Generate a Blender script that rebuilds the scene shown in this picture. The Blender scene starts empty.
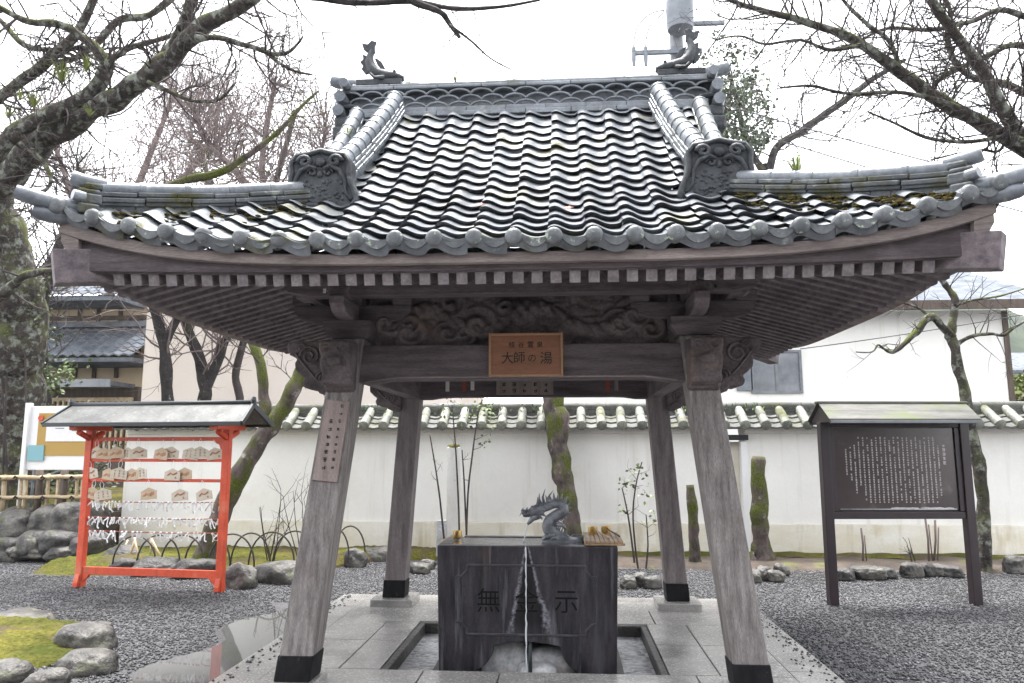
import bpy, bmesh, math, random
import numpy as np
from mathutils import Vector, Matrix, noise as mnoise

# ------------------------------------------------------------------ camera, sky, sun, exposure
sc = bpy.context.scene
COL = sc.collection
R = math.radians
F_PX, CX, CY = 755.0, 512.0, 341.5
CAM = Vector((0.256, -5.9, 1.57)); PITCH = R(8.2); YAW = R(4.0)
cd = bpy.data.cameras.new("camera"); cam = bpy.data.objects.new("camera", cd); COL.objects.link(cam)
cam.location = CAM; cam.rotation_euler = (R(90) + PITCH, 0, YAW)
cd.sensor_width = 36; cd.lens = F_PX / 1024 * 36; cd.clip_end = 2000; cd.clip_start = .05
sc.camera = cam

SUN_EL, SUN_ROT = R(76), R(-20)
w = bpy.data.worlds.new("World"); sc.world = w; w.use_nodes = True
nt = w.node_tree; nt.nodes.clear()
sky = nt.nodes.new("ShaderNodeTexSky"); sky.sky_type = 'NISHITA'; sky.sun_disc = False
sky.sun_elevation = SUN_EL; sky.sun_rotation = SUN_ROT; sky.dust_density = 1; sky.air_density = 1; sky.ozone_density = 1
bw = nt.nodes.new("ShaderNodeRGBToBW"); mx = nt.nodes.new("ShaderNodeMix"); mx.data_type = 'RGBA'
mx.inputs[0].default_value = .93                      # cloud cover takes the blue out of the sky
bg = nt.nodes.new("ShaderNodeBackground"); bg.inputs[1].default_value = .15
wo = nt.nodes.new("ShaderNodeOutputWorld")
nt.links.new(sky.outputs[0], bw.inputs[0]); nt.links.new(sky.outputs[0], mx.inputs[6])
nt.links.new(bw.outputs[0], mx.inputs[7]); nt.links.new(mx.outputs[2], bg.inputs[0]); nt.links.new(bg.outputs[0], wo.inputs[0])
sl = bpy.data.lights.new("sun", 'SUN'); sl.energy = 1.2; sl.angle = R(25); sl.color = (1, .97, .93)
so = bpy.data.objects.new("sun", sl); COL.objects.link(so); so.location = (0, 0, 20)
so.rotation_euler = (R(90) - SUN_EL, 0, R(180 + 20))
sc.view_settings.view_transform = 'Standard'; sc.view_settings.look = 'None'
sc.view_settings.gamma = 1; sc.view_settings.exposure = 3.05
sc.cycles.max_bounces = 8; sc.cycles.diffuse_bounces = 5

# ------------------------------------------------------------------ helpers
FW = Vector((-math.sin(YAW) * math.cos(PITCH), math.cos(YAW) * math.cos(PITCH), math.sin(PITCH)))
RT = Vector((math.cos(YAW), math.sin(YAW), 0)); UP = RT.cross(FW)
def ray(px, py): return FW * F_PX + RT * (px - CX) - UP * (py - CY)
def at(px, py, Y): r = ray(px, py); return CAM + r * ((Y - CAM.y) / r.y)      # survey point on a vertical plane
def atz(px, py, Z): r = ray(px, py); return CAM + r * ((Z - CAM.z) / r.z)     # survey point on a level plane
V = Vector

class MB:
    def __init__(s): s.v = []; s.f = []
    def add(s, vs, fs):
        n = len(s.v); s.v += [tuple(p) for p in vs]; s.f += [tuple(i + n for i in f) for f in fs]; return s
    def box(s, x0, x1, y0, y1, z0, z1, M=None):
        vs = [V((x, y, z)) for z in (z0, z1) for y in (y0, y1) for x in (x0, x1)]
        if M: vs = [M @ p for p in vs]
        return s.add(vs, [(0, 2, 3, 1), (4, 5, 7, 6), (0, 1, 5, 4), (2, 6, 7, 3), (0, 4, 6, 2), (1, 3, 7, 5)])
    def beam(s, a, b, wd, ht, up=(0, 0, 1), wd2=None, ht2=None):      # a bar of section wd x ht from a to b (axis through the middle)
        a, b = V(a), V(b); d = (b - a).normalized(); sd = d.cross(V(up)).normalized(); u = sd.cross(d)
        wd2 = wd if wd2 is None else wd2; ht2 = ht if ht2 is None else ht2
        vs = []
        for p, ww, hh in ((a, wd, ht), (b, wd2, ht2)):
            vs += [p - sd * ww / 2 - u * hh / 2, p + sd * ww / 2 - u * hh / 2, p + sd * ww / 2 + u * hh / 2, p - sd * ww / 2 + u * hh / 2]
        return s.add(vs, [(0, 1, 2, 3), (7, 6, 5, 4), (0, 4, 5, 1), (1, 5, 6, 2), (2, 6, 7, 3), (3, 7, 4, 0)])
    def tube(s, pts, rad, n=8, caps=True, flat=1.0):
        pts = [V(p) for p in pts]; m = len(pts)
        if m < 2: return s
        if not hasattr(rad, '__len__'): rad = [rad] * m
        t = (pts[1] - pts[0]).normalized(); ref = V((0, 0, 1)) if abs(t.z) < .9 else V((1, 0, 0))
        nn = t.cross(ref).normalized(); vs = []
        for i, p in enumerate(pts):
            t = (pts[min(i + 1, m - 1)] - pts[max(i - 1, 0)])
            if t.length < 1e-9: t = V((0, 0, 1))
            t.normalize(); nn = nn - t * nn.dot(t)
            if nn.length < 1e-6: nn = t.orthogonal()
            nn.normalize(); bb = t.cross(nn)
            for k in range(n):
                a = 2 * math.pi * k / n
                vs.append(p + nn * math.cos(a) * rad[i] + bb * math.sin(a) * rad[i] * flat)
        fs = [(i * n + k, i * n + (k + 1) % n, (i + 1) * n + (k + 1) % n, (i + 1) * n + k) for i in range(m - 1) for k in range(n)]
        if caps: fs += [tuple(range(n))[::-1], tuple((m - 1) * n + k for k in range(n))]
        return s.add(vs, fs)
    def prism(s, poly, M, depth):      # outline in local XY, extruded along local Z by depth
        n = len(poly); vs = [M @ V((x, y, 0)) for x, y in poly] + [M @ V((x, y, depth)) for x, y in poly]
        return s.add(vs, [tuple(range(n))[::-1], tuple(range(n, 2 * n))] + [(i, (i + 1) % n, n + (i + 1) % n, n + i) for i in range(n)])
    def blob(s, c, r, seed=0, rough=.25, sub=2, freq=1.2, flatbot=True, rot=0):
        bm = bmesh.new(); bmesh.ops.create_icosphere(bm, subdivisions=sub, radius=1)
        bm.verts.index_update(); off = V((seed * 7.13, seed * 3.7, seed * 1.9)); vs = []
        cr, sr = math.cos(rot), math.sin(rot)
        for v in bm.verts:
            p = v.co.copy(); k = 1 + rough * mnoise.noise(p * freq + off) * 1.4 + rough * .35 * mnoise.noise(p * freq * 3 + off)
            if sub > 3: k += .10 - .35 * rough * abs(mnoise.noise(p * freq * 2.1 - off)) * 2 + .10 * rough * mnoise.noise(p * 9 + off)
            k *= 1 / max(.82, (abs(p.x) ** 3 + abs(p.y) ** 3 + abs(p.z) ** 3) ** (1 / 3) + .0) * .95
            p *= k
            if flatbot and p.z < -.55: p.z = -.55
            x, y = p.x * r[0], p.y * r[1]
            vs.append((c[0] + x * cr - y * sr, c[1] + x * sr + y * cr, c[2] + p.z * r[2]))
        fs = [tuple(v.index for v in f.verts) for f in bm.faces]; bm.free()
        return s.add(vs, fs)
    def build(s, name, m, parent=None, smooth=False, world=False, bev=0, loc=None, nrm=True, angle=None):
        vs = [V(p) for p in s.v]
        if parent is not None:
            if world:
                o = V((0, 0, 0)); q = parent
                while q is not None: o += q.location; q = q.parent
                vs = [p - o for p in vs]
        elif loc is None:
            xs = [p.x for p in vs]; ys = [p.y for p in vs]; zs = [p.z for p in vs]
            loc = V(((min(xs) + max(xs)) / 2, (min(ys) + max(ys)) / 2, min(zs)))
            vs = [p - loc for p in vs]
        me = bpy.data.meshes.new(name); me.from_pydata([tuple(p) for p in vs], [], s.f); me.update()
        if nrm:
            bm = bmesh.new(); bm.from_mesh(me); bmesh.ops.recalc_face_normals(bm, faces=bm.faces); bm.to_mesh(me); bm.free()
        me.materials.append(m)
        if smooth: me.polygons.foreach_set('use_smooth', [True] * len(me.polygons))
        if angle is not None: me.set_sharp_from_angle(angle=R(angle))
        ob = bpy.data.objects.new(name, me); COL.objects.link(ob)
        if parent is not None: ob.parent = parent
        elif loc is not None: ob.location = loc
        if bev:
            b = ob.modifiers.new("bevel", 'BEVEL'); b.width = bev; b.segments = 2; b.limit_method = 'ANGLE'; b.angle_limit = R(40)
        return ob

def tag(o, label=None, cat=None, group=None, kind=None):
    if label: o['label'] = label
    if cat: o['category'] = cat
    if group: o['group'] = group
    if kind: o['kind'] = kind
    return o
def empty(name, loc, rz=0, label=None, cat=None, group=None):
    o = bpy.data.objects.new(name, None); o.empty_display_size = .1; COL.objects.link(o)
    o.location = loc; o.rotation_euler = (0, 0, rz); return tag(o, label, cat, group)
def copy_tree(o, parent=None):
    c = o.copy(); COL.objects.link(c)
    if parent is not None: c.parent = parent
    for ch in list(o.children): copy_tree(ch, c)
    return c
ORD = ['first', 'second', 'third', 'fourth', 'fifth', 'sixth', 'seventh', 'eighth', 'ninth', 'tenth', 'eleventh', 'twelfth']

# ------------------------------------------------------------------ materials
def mottled(name, c1, c2, scale=3.0, stretch=(1, 1, 1), rough=.7, bump=.3, bscale=40., fine=.25, moss=None, spots=None,
            island=0., spec=.5, det=8., thr=(.35, .65), rvar=.1, vspots=None, vee=False, bdist=.01):
    m = bpy.data.materials.new(name); m.use_nodes = True; t = m.node_tree; N = t.nodes; L = t.links
    b = N['Principled BSDF']; tc = N.new('ShaderNodeTexCoord'); mp = N.new('ShaderNodeMapping'); mp.inputs['Scale'].default_value = stretch
    L.new(tc.outputs['Object'], mp.inputs[0])
    def noise(sc_, d=det, src=mp):
        n = N.new('ShaderNodeTexNoise'); n.inputs['Scale'].default_value = sc_; n.inputs['Detail'].default_value = d; n.inputs['Roughness'].default_value = .62
        L.new(src.outputs['Object' if src is tc else 0], n.inputs['Vector']); return n
    def ramp(src, a, bb):
        r = N.new('ShaderNodeMapRange'); r.inputs[1].default_value = a; r.inputs[2].default_value = bb; L.new(src, r.inputs[0]); return r.outputs[0]
    def mix(fac, a, bb, mode='MIX'):
        x = N.new('ShaderNodeMix'); x.data_type = 'RGBA'; x.blend_type = mode
        if isinstance(fac, (int, float)): x.inputs[0].default_value = fac
        else: L.new(fac, x.inputs[0])
        for i, q in ((6, a), (7, bb)):
            if isinstance(q, tuple): x.inputs[i].default_value = (*q, 1)
            else: L.new(q, x.inputs[i])
        return x.outputs[2]
    n1 = noise(scale); col = mix(ramp(n1.outputs[0], *thr), c1, c2)
    n2 = noise(bscale, 4)
    g = ramp(n2.outputs[0], .25, .75); mm = N.new('ShaderNodeMath'); mm.operation = 'MULTIPLY_ADD'
    L.new(g, mm.inputs[0]); mm.inputs[1].default_value = fine * 2; mm.inputs[2].default_value = 1 - fine
    cx = N.new('ShaderNodeCombineColor')
    for i in range(3): L.new(mm.outputs[0], cx.inputs[i])
    col = mix(1.0, col, cx.outputs[0], 'MULTIPLY')
    if island:
        ge = N.new('ShaderNodeNewGeometry'); mi = N.new('ShaderNodeMath'); mi.operation = 'MULTIPLY_ADD'
        L.new(ge.outputs['Random Per Island'], mi.inputs[0]); mi.inputs[1].default_value = island * 2; mi.inputs[2].default_value = 1 - island
        c3 = N.new('ShaderNodeCombineColor')
        for i in range(3): L.new(mi.outputs[0], c3.inputs[i])
        col = mix(1.0, col, c3.outputs[0], 'MULTIPLY')
    rr = N.new('ShaderNodeMath'); rr.operation = 'MULTIPLY_ADD'; L.new(n2.outputs[0], rr.inputs[0]); rr.inputs[1].default_value = rvar * 2; rr.inputs[2].default_value = rough - rvar
    ro = rr.outputs[0]
    for sp in (spots or []):      # stains and lichen patches: (colour, noise scale, from, to)
        ns = noise(sp[1], 6, tc); k = ramp(ns.outputs[0], sp[2], sp[3]); col = mix(k, col, sp[0])
    for sp in (vspots or []):     # runs and streaks down a face: noise stretched along z
        m2 = N.new('ShaderNodeMapping'); m2.inputs['Scale'].default_value = sp[4]; L.new(tc.outputs['Object'], m2.inputs[0])
        ns = noise(sp[1], 5, m2); k = ramp(ns.outputs[0], sp[2], sp[3]); col = mix(k, col, sp[0])
    if vee:                       # two lime-scale runs spreading down from the overflow notch
        sx2 = N.new('ShaderNodeSeparateXYZ'); L.new(tc.outputs['Object'], sx2.inputs[0])
        def mth(op, a_, b_=None, c_=None):
            q = N.new('ShaderNodeMath'); q.operation = op
            for i_, z_ in enumerate((a_, b_, c_)):
                if z_ is None: continue
                if isinstance(z_, (int, float)): q.inputs[i_].default_value = z_
                else: L.new(z_, q.inputs[i_])
            return q.outputs[0]
        wn = noise(9, 4, tc); dn = noise(38, 3, tc)
        t_ = mth('SUBTRACT', .893, sx2.outputs[2]); wob = mth('MULTIPLY_ADD', wn.outputs[0], .26, -.13)
        xw = mth('ADD', sx2.outputs[0], mth('MULTIPLY', wob, mth('MINIMUM', t_, .5)))
        rng_ = mth('MULTIPLY', ramp(t_, -.03, .01), ramp(t_, .62, .50))
        wet = mth('LESS_THAN', mth('ABSOLUTE', mth('SUBTRACT', xw, mth('MULTIPLY', t_, .03))), mth('MULTIPLY', t_, .21)); wet = mth('MULTIPLY', wet, rng_)
        col = mix(mth('MULTIPLY', wet, .8), col, (.006, .006, .007))
        for k_ in (-.185, .245):
            d_ = mth('ABSOLUTE', mth('SUBTRACT', xw, mth('MULTIPLY_ADD', t_, k_, .008 if k_ > 0 else -.008)))
            wd_ = mth('MULTIPLY_ADD', t_, .036, .008); core = ramp(mth('DIVIDE', d_, wd_), 1.0, .0)
            core = mth('MULTIPLY', mth('MULTIPLY', core, rng_), ramp(dn.outputs[0], .34, .66)); col = mix(mth('MINIMUM', core, .75), col, (.27, .27, .31))
    if moss:                      # (colour a, colour b, noise scale, from, to, upness 0..1)
        nm = noise(moss[2], 7, tc); k = ramp(nm.outputs[0], moss[3], moss[4])
        if moss[5] > 0:
            ge = N.new('ShaderNodeNewGeometry'); sx = N.new('ShaderNodeSeparateXYZ'); L.new(ge.outputs['Normal'], sx.inputs[0])
            u = ramp(sx.outputs[2], -.2, .7 * moss[5]); mu = N.new('ShaderNodeMath'); mu.operation = 'MULTIPLY'; L.new(u, mu.inputs[0]); L.new(k, mu.inputs[1]); k = mu.outputs[0]
        nf = noise(60, 3, tc); mc = mix(ramp(nf.outputs[0], .35, .65), moss[0], moss[1]); col = mix(k, col, mc)
        r2 = N.new('ShaderNodeMix'); L.new(k, r2.inputs[0]); L.new(ro, r2.inputs[2]); r2.inputs[3].default_value = .95; ro = r2.outputs[0]
    L.new(col, b.inputs['Base Color']); L.new(ro, b.inputs['Roughness']); b.inputs['Specular IOR Level'].default_value = spec
    if bump:
        bp = N.new('ShaderNodeBump'); bp.inputs['Strength'].default_value = min(1, bump); bp.inputs['Distance'].default_value = bdist
        ad = N.new('ShaderNodeMath'); ad.operation = 'ADD'; L.new(n1.outputs[0], ad.inputs[0]); L.new(n2.outputs[0], ad.inputs[1])
        L.new(ad.outputs[0], bp.inputs['Height']); L.new(bp.outputs[0], b.inputs['Normal'])
    return m
def plain(name, c, rough=.5, metal=0, spec=.5, trans=0, ior=1.45, emit=0):
    m = bpy.data.materials.new(name); m.use_nodes = True; b = m.node_tree.nodes['Principled BSDF']
    b.inputs['Base Color'].default_value = (*c, 1); b.inputs['Roughness'].default_value = rough; b.inputs['Metallic'].default_value = metal
    b.inputs['Specular IOR Level'].default_value = spec; b.inputs['Transmission Weight'].default_value = trans; b.inputs['IOR'].default_value = ior
    return m

MG, MG2 = (.045, .06, .015), (.11, .13, .03)
M = {}
M['tile'] = mottled('roof_tile', (.095, .105, .12), (.19, .205, .225), 5, rough=.33, bump=.05, bscale=40, fine=.10, island=.32, spec=.7,
                    spots=[((.36, .38, .36), 9, .64, .78), ((.07, .075, .07), 3.2, .60, .8)], moss=((.04, .042, .015), (.12, .11, .05), 2.6, .53, .68, .0))
M['tile_ridge'] = mottled('ridge_tile', (.10, .112, .13), (.21, .228, .252), 4, rough=.36, bump=.2, bscale=45, fine=.25, island=.15, spec=.6,
                    spots=[((.40, .42, .37), 10, .60, .76)], moss=((.035, .042, .014), (.075, .078, .03), 3.4, .56, .70, .6))
M['tile_mossy'] = mottled('mossy_ridge_tile', (.045, .05, .056), (.12, .13, .142), 4, rough=.6, bump=.4, bscale=45, fine=.3, island=.2, spec=.35,
                    spots=[((.24, .26, .22), 10, .58, .70)], moss=((.035, .036, .013), (.08, .075, .03), 4.2, .50, .66, .0))
M['oni'] = mottled('demon_tile', (.022, .025, .03), (.066, .072, .079), 8, rough=.55, bump=.6, bscale=60, fine=.35, spec=.4,
                    spots=[((.17, .19, .18), 12, .62, .76), ((.014, .016, .018), 4, .52, .70)])
M['wood_x'] = mottled('aged_beam_wood', (.075, .062, .067), (.155, .13, .137), 2.2, (1, 9, 9), .75, .35, 26, .35, spec=.12, spots=[((.05, .04, .042), 1.6, .52, .75)])
M['wood_y'] = mottled('aged_rafter_wood', (.095, .079, .087), (.20, .168, .178), 2.2, (9, 1, 9), .75, .3, 26, .3, spec=.25)
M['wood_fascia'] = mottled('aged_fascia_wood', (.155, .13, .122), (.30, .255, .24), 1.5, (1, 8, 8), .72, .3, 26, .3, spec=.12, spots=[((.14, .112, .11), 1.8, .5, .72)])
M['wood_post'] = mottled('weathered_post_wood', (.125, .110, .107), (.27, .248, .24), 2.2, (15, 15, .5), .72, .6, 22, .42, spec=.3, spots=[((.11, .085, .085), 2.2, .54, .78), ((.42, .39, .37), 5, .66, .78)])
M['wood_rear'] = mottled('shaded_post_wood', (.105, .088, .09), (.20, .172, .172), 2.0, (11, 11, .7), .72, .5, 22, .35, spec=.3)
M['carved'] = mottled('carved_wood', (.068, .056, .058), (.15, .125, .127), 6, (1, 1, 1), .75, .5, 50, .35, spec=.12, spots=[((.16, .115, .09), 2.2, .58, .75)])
M['end_grain'] = mottled('rafter_end_wood', (.15, .13, .135), (.26, .235, .24), 12, (1, 1, 1), .8, .3, 60, .25, spec=.2)
M['iron'] = mottled('black_iron_shoe', (.004, .004, .005), (.013, .013, .015), 9, (3, 3, 1), .6, .3, 60, .3, spec=.15, spots=[((.16, .16, .17), 9, .66, .78)])
M['gold_wood'] = mottled('orange_sign_wood', (.20, .085, .045), (.27, .125, .068), 2, (1, 8, 8), .5, .15, 30, .2)
M['sign_edge'] = mottled('sign_edge_wood', (.30, .16, .085), (.36, .20, .11), 2, (1, 8, 8), .5, .1, 30, .2)
M['pale_plank'] = mottled('pale_plank_wood', (.20, .155, .14), (.29, .235, .215), 2, (9, 9, 1), .7, .25, 30, .25)
M['ink'] = plain('black_ink', (.015, .013, .013), .6)
M['ink_white'] = plain('white_lettering', (.72, .68, .64), .6)
M['paper'] = mottled('white_paper', (.74, .73, .74), (.80, .79, .79), 20, rough=.8, bump=0, fine=.03)
M['ema'] = mottled('ema_plaque_wood', (.46, .34, .22), (.58, .46, .33), 5, (1, 3, 3), .6, .1, 40, .12)
M['ema2'] = mottled('pale_plaque_wood', (.54, .46, .36), (.64, .57, .48), 5, (1, 3, 3), .6, .1, 40, .12)
M['ema_art'] = plain('plaque_drawing', (.42, .2, .12), .7)
M['red'] = mottled('vermilion_paint', (.50, .052, .016), (.66, .085, .03), 3, rough=.5, bump=.2, bscale=40, fine=.16, spots=[((.36, .10, .06), 7, .60, .72), ((.60, .18, .10), 3, .58, .75)], vspots=[((.33, .06, .03), 1.0, .58, .75, (14, 14, 1.2))])
M['rack_roof'] = mottled('rack_roof_sheet', (.085, .085, .083), (.17, .17, .16), 5, (1, 1, 1), .4, .2, 40, .25, spots=[((.33, .34, .27), 11, .6, .75)])
M['rack_trim'] = plain('black_trim', (.025, .03, .033), .4)
M['string'] = plain('red_cord', (.35, .08, .06), .8)
M['granite'] = mottled('wet_platform_stone', (.25, .24, .23), (.38, .365, .345), 1.4, rough=.24, bump=.2, bscale=70, fine=.25, island=.08, spec=.5, spots=[((.17, .165, .16), 1.6, .52, .68)], rvar=.16)
M['basin'] = mottled('black_basin_stone', (.013, .012, .0145), (.046, .041, .048), 3, (4, 4, .8), .38, .35, 60, .35, spec=.22, vspots=[((.17, .165, .185), 1.0, .60, .78, (16, 16, 1.1)), ((.07, .066, .075), 1.3, .52, .75, (9, 9, .8)), ((.075, .032, .022), 1.0, .60, .76, (5, 5, .9))], rvar=.15)
M['basin_front'] = mottled('streaked_basin_stone', (.013, .012, .0145), (.046, .041, .048), 3, (4, 4, .8), .38, .35, 60, .35, spec=.22, vspots=[((.15, .148, .165), 1.0, .57, .76, (18, 18, 1.3)), ((.07, .066, .075), 1.3, .52, .75, (9, 9, .8)), ((.05, .024, .018), 1.0, .64, .80, (5, 5, .9))], rvar=.15, vee=True)
M['mineral'] = mottled('white_mineral_crust', (.38, .37, .38), (.62, .61, .61), 12, rough=.6, bump=.5, bscale=70, fine=.3)
M['pebbles'] = mottled('pale_drain_stones', (.34, .34, .35), (.58, .58, .59), 6, rough=.35, bump=.3, bscale=40, fine=.3, spots=[((.30, .17, .10), 3.5, .6, .75)])
M['rock'] = mottled('bed_rock', (.022, .020, .019), (.12, .112, .10), 3.2, thr=(.42, .58), rough=.5, bump=.7, bscale=24, fine=.35, spots=[((.22, .21, .195), 7, .62, .74), ((.06, .055, .05), 2.6, .56, .75)], moss=(MG, MG2, 4.5, .56, .68, .9), bdist=.03)
M['rock_dark'] = mottled('dark_rock', (.02, .018, .018), (.06, .056, .053), 3.2, rough=.5, bump=.7, bscale=24, fine=.35, spots=[((.18, .175, .165), 8, .66, .76)], moss=(MG, MG2, 5, .60, .72, .9), bdist=.03)
M['plaster'] = mottled('white_plaster', (.78, .765, .73), (.84, .83, .80), .9, rough=.85, bump=.08, bscale=30, fine=.03, spots=[((.72, .69, .63), 1.3, .58, .8)], vspots=[((.58, .55, .49), 1.0, .56, .85, (5, 5, .3))])
M['plaster_low'] = mottled('stained_plaster', (.70, .65, .53), (.80, .78, .72), 1.6, (1, 1, 2.2), .85, .08, 30, .06, spots=[((.60, .52, .36), 2.2, .58, .78)], vspots=[((.46, .39, .27), 1.0, .54, .8, (4, 4, .6))])
M['pink_wall'] = mottled('cream_wall', (.66, .585, .53), (.72, .65, .60), .7, rough=.85, bump=.05, bscale=20, fine=.03)
M['cream_wall'] = mottled('beige_house_wall', (.50, .40, .27), (.58, .48, .34), .9, rough=.85, bump=.05, bscale=20, fine=.05)
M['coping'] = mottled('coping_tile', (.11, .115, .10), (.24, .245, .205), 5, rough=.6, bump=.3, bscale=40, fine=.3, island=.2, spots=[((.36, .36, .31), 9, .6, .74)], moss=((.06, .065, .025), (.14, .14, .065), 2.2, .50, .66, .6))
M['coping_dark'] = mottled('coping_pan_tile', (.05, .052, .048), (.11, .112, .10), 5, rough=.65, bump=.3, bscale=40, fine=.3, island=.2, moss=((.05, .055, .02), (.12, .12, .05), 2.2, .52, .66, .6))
M['far_tile'] = mottled('house_roof_tile', (.085, .095, .11), (.17, .185, .21), 3, rough=.8, bump=.2, bscale=30, fine=.2, spec=.08)
M['brown_wood'] = mottled('dark_house_wood', (.05, .035, .028), (.10, .07, .052), 2, (6, 6, 1), .7, .2, 30, .3)
M['glass'] = mottled('window_glass', (.12, .13, .145), (.34, .35, .37), .8, rough=.12, bump=0, fine=.05, spec=.8)
M['bark'] = mottled('lichen_bark', (.022, .018, .017), (.075, .064, .058), 7, (1, 1, 1), .9, 1.0, 30, .5, spec=.2, spots=[((.22, .235, .205), 9, .50, .64)], moss=((.05, .065, .015), (.13, .14, .04), 3.4, .46, .60, .45))
M['bark_dark'] = mottled('dark_bark', (.018, .016, .017), (.05, .043, .042), 7, (1, 1, 1), .9, .8, 30, .4, spec=.2, spots=[((.27, .29, .26), 10, .62, .72)], moss=(MG, (.14, .16, .03), 3.0, .58, .72, .5))
M['bark_moss'] = mottled('mossy_bark', (.045, .036, .034), (.14, .112, .105), 6, (1, 1, .6), .9, 1.0, 26, .4, spec=.2, spots=[((.34, .32, .31), 6, .60, .70)], moss=((.032, .045, .010), (.115, .125, .026), 2.6, .45, .57, 0))
M['twig'] = mottled('grey_twigs', (.035, .029, .029), (.085, .07, .068), 2, rough=.9, bump=0, fine=.1, spec=.2)
M['twig_pink'] = mottled('reddish_twigs', (.12, .092, .09), (.20, .16, .155), 2, rough=.9, bump=0, fine=.1, spec=.2)
M['leaf'] = mottled('green_leaves', (.05, .085, .02), (.13, .17, .045), 3, rough=.55, bump=0, fine=.2, island=.45)
M['leaf_dark'] = mottled('evergreen_leaves', (.035, .055, .028), (.085, .11, .055), 3, rough=.5, bump=0, fine=.2, island=.45)
M['leaf_lime'] = mottled('grass_tufts', (.09, .13, .02), (.19, .22, .05), 3, rough=.6, bump=0, fine=.2, island=.35)
M['leaf_red'] = plain('fallen_maple_leaf', (.38, .07, .03), .6)
M['moss'] = mottled('moss_carpet', (.06, .066, .014), (.145, .133, .03), 2.2, rough=.95, bump=1.0, bscale=34, fine=.5, spec=.1, spots=[((.10, .078, .05), 2.1, .50, .62), ((.05, .075, .012), 5, .55, .7)], bdist=.03)
M['soil'] = mottled('brown_soil', (.045, .034, .027), (.105, .08, .063), 2.5, rough=.9, bump=.9, bscale=50, fine=.4, spots=[((.13, .15, .03), 2.0, .58, .7)])
M['bamboo'] = mottled('aged_bamboo', (.33, .25, .14), (.5, .40, .26), 4, (1, 1, 1), .5, .2, 30, .3, spots=[((.14, .10, .06), 5, .6, .75)])
M['rope'] = plain('dark_rope', (.03, .025, .022), .9)
M['metal_grey'] = mottled('painted_grey_metal', (.115, .13, .155), (.19, .205, .23), 3, rough=.4, bump=.05, fine=.08)
M['bronze'] = mottled('blue_grey_bronze', (.07, .076, .088), (.19, .20, .225), 14, rough=.38, bump=.5, bscale=70, fine=.3, spec=.6)
M['brass'] = plain('golden_brass', (.70, .48, .17), .28, metal=.9)
M['tray'] = mottled('bamboo_tray', (.24, .155, .085), (.37, .26, .16), 4, (6, 1, 6), .55, .2, 40, .25)
M['board'] = mottled('purple_brown_paint', (.014, .007, .011), (.026, .014, .018), 3, (5, 5, 1), .4, .15, 40, .25)
M['board_panel'] = mottled('brown_text_panel', (.036, .025, .026), (.06, .044, .044), 2, rough=.22, bump=0, fine=.08, spec=.6, spots=[((.17, .15, .14), 2.2, .58, .78)])
M['board_roof'] = mottled('notice_roof_boards', (.075, .074, .065), (.15, .147, .13), 2, (1, 5, 5), .6, .2, 30, .2, spots=[((.10, .12, .045), 2.6, .52, .66)])
M['white_paint'] = plain('white_painted_steel', (.78, .78, .79), .4)
M['map_yellow'] = plain('map_ochre_print', (.42, .27, .07), .6)
M['map_blue'] = plain('map_blue_print', (.20, .40, .45), .6)
M['cable'] = plain('black_cable', (.03, .03, .035), .6)
M['concrete'] = mottled('grey_concrete', (.14, .15, .165), (.22, .23, .245), 3, rough=.7, bump=.1, fine=.1)
M['hill'] = mottled('wooded_hill', (.012, .022, .012), (.045, .06, .034), .12, rough=.95, bump=0, bscale=.5, fine=.4)
M['hoop'] = plain('dark_bent_bamboo', (.04, .035, .03), .6)
# shrine water
M['water'] = plain('puddle_water', (.10, .10, .10), .03, spec=.8)
M['jet'] = plain('falling_water', (.9, .93, .96), .08, trans=.5, ior=1.33)

# gravel ground: voronoi pebbles
def gravel_mat(name, c1, c2, scale):
    m = bpy.data.materials.new(name); m.use_nodes = True; t = m.node_tree; N = t.nodes; L = t.links; b = N['Principled BSDF']
    tc = N.new('ShaderNodeTexCoord'); vo = N.new('ShaderNodeTexVoronoi'); vo.inputs['Scale'].default_value = scale; L.new(tc.outputs['Object'], vo.inputs['Vector'])
    hs = N.new('ShaderNodeSeparateColor'); L.new(vo.outputs['Color'], hs.inputs[0])
    n = N.new('ShaderNodeTexNoise'); n.inputs['Scale'].default_value = .9; n.inputs['Detail'].default_value = 5; L.new(tc.outputs['Object'], n.inputs['Vector'])
    x = N.new('ShaderNodeMix'); x.data_type = 'RGBA'; L.new(hs.outputs[0], x.inputs[0]); x.inputs[6].default_value = (*c1, 1); x.inputs[7].default_value = (*c2, 1)
    rm = N.new('ShaderNodeMapRange'); rm.inputs[1].default_value = .3; rm.inputs[2].default_value = .7; rm.inputs[3].default_value = .7; rm.inputs[4].default_value = 1.2; L.new(n.outputs[0], rm.inputs[0])
    cc = N.new('ShaderNodeCombineColor')
    for i in range(3): L.new(rm.outputs[0], cc.inputs[i])
    y = N.new('ShaderNodeMix'); y.data_type = 'RGBA'; y.blend_type = 'MULTIPLY'; y.inputs[0].default_value = 1; L.new(x.outputs[2], y.inputs[6]); L.new(cc.outputs[0], y.inputs[7])
    L.new(y.outputs[2], b.inputs['Base Color']); b.inputs['Roughness'].default_value = .55
    bp = N.new('ShaderNodeBump'); bp.invert = True; bp.inputs['Strength'].default_value = .9; bp.inputs['Distance'].default_value = .015
    L.new(vo.outputs['Distance'], bp.inputs['Height']); L.new(bp.outputs[0], b.inputs['Normal'])
    return m
M['gravel'] = gravel_mat('dark_gravel', (.025, .025, .028), (.09, .088, .093), 60)
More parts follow.
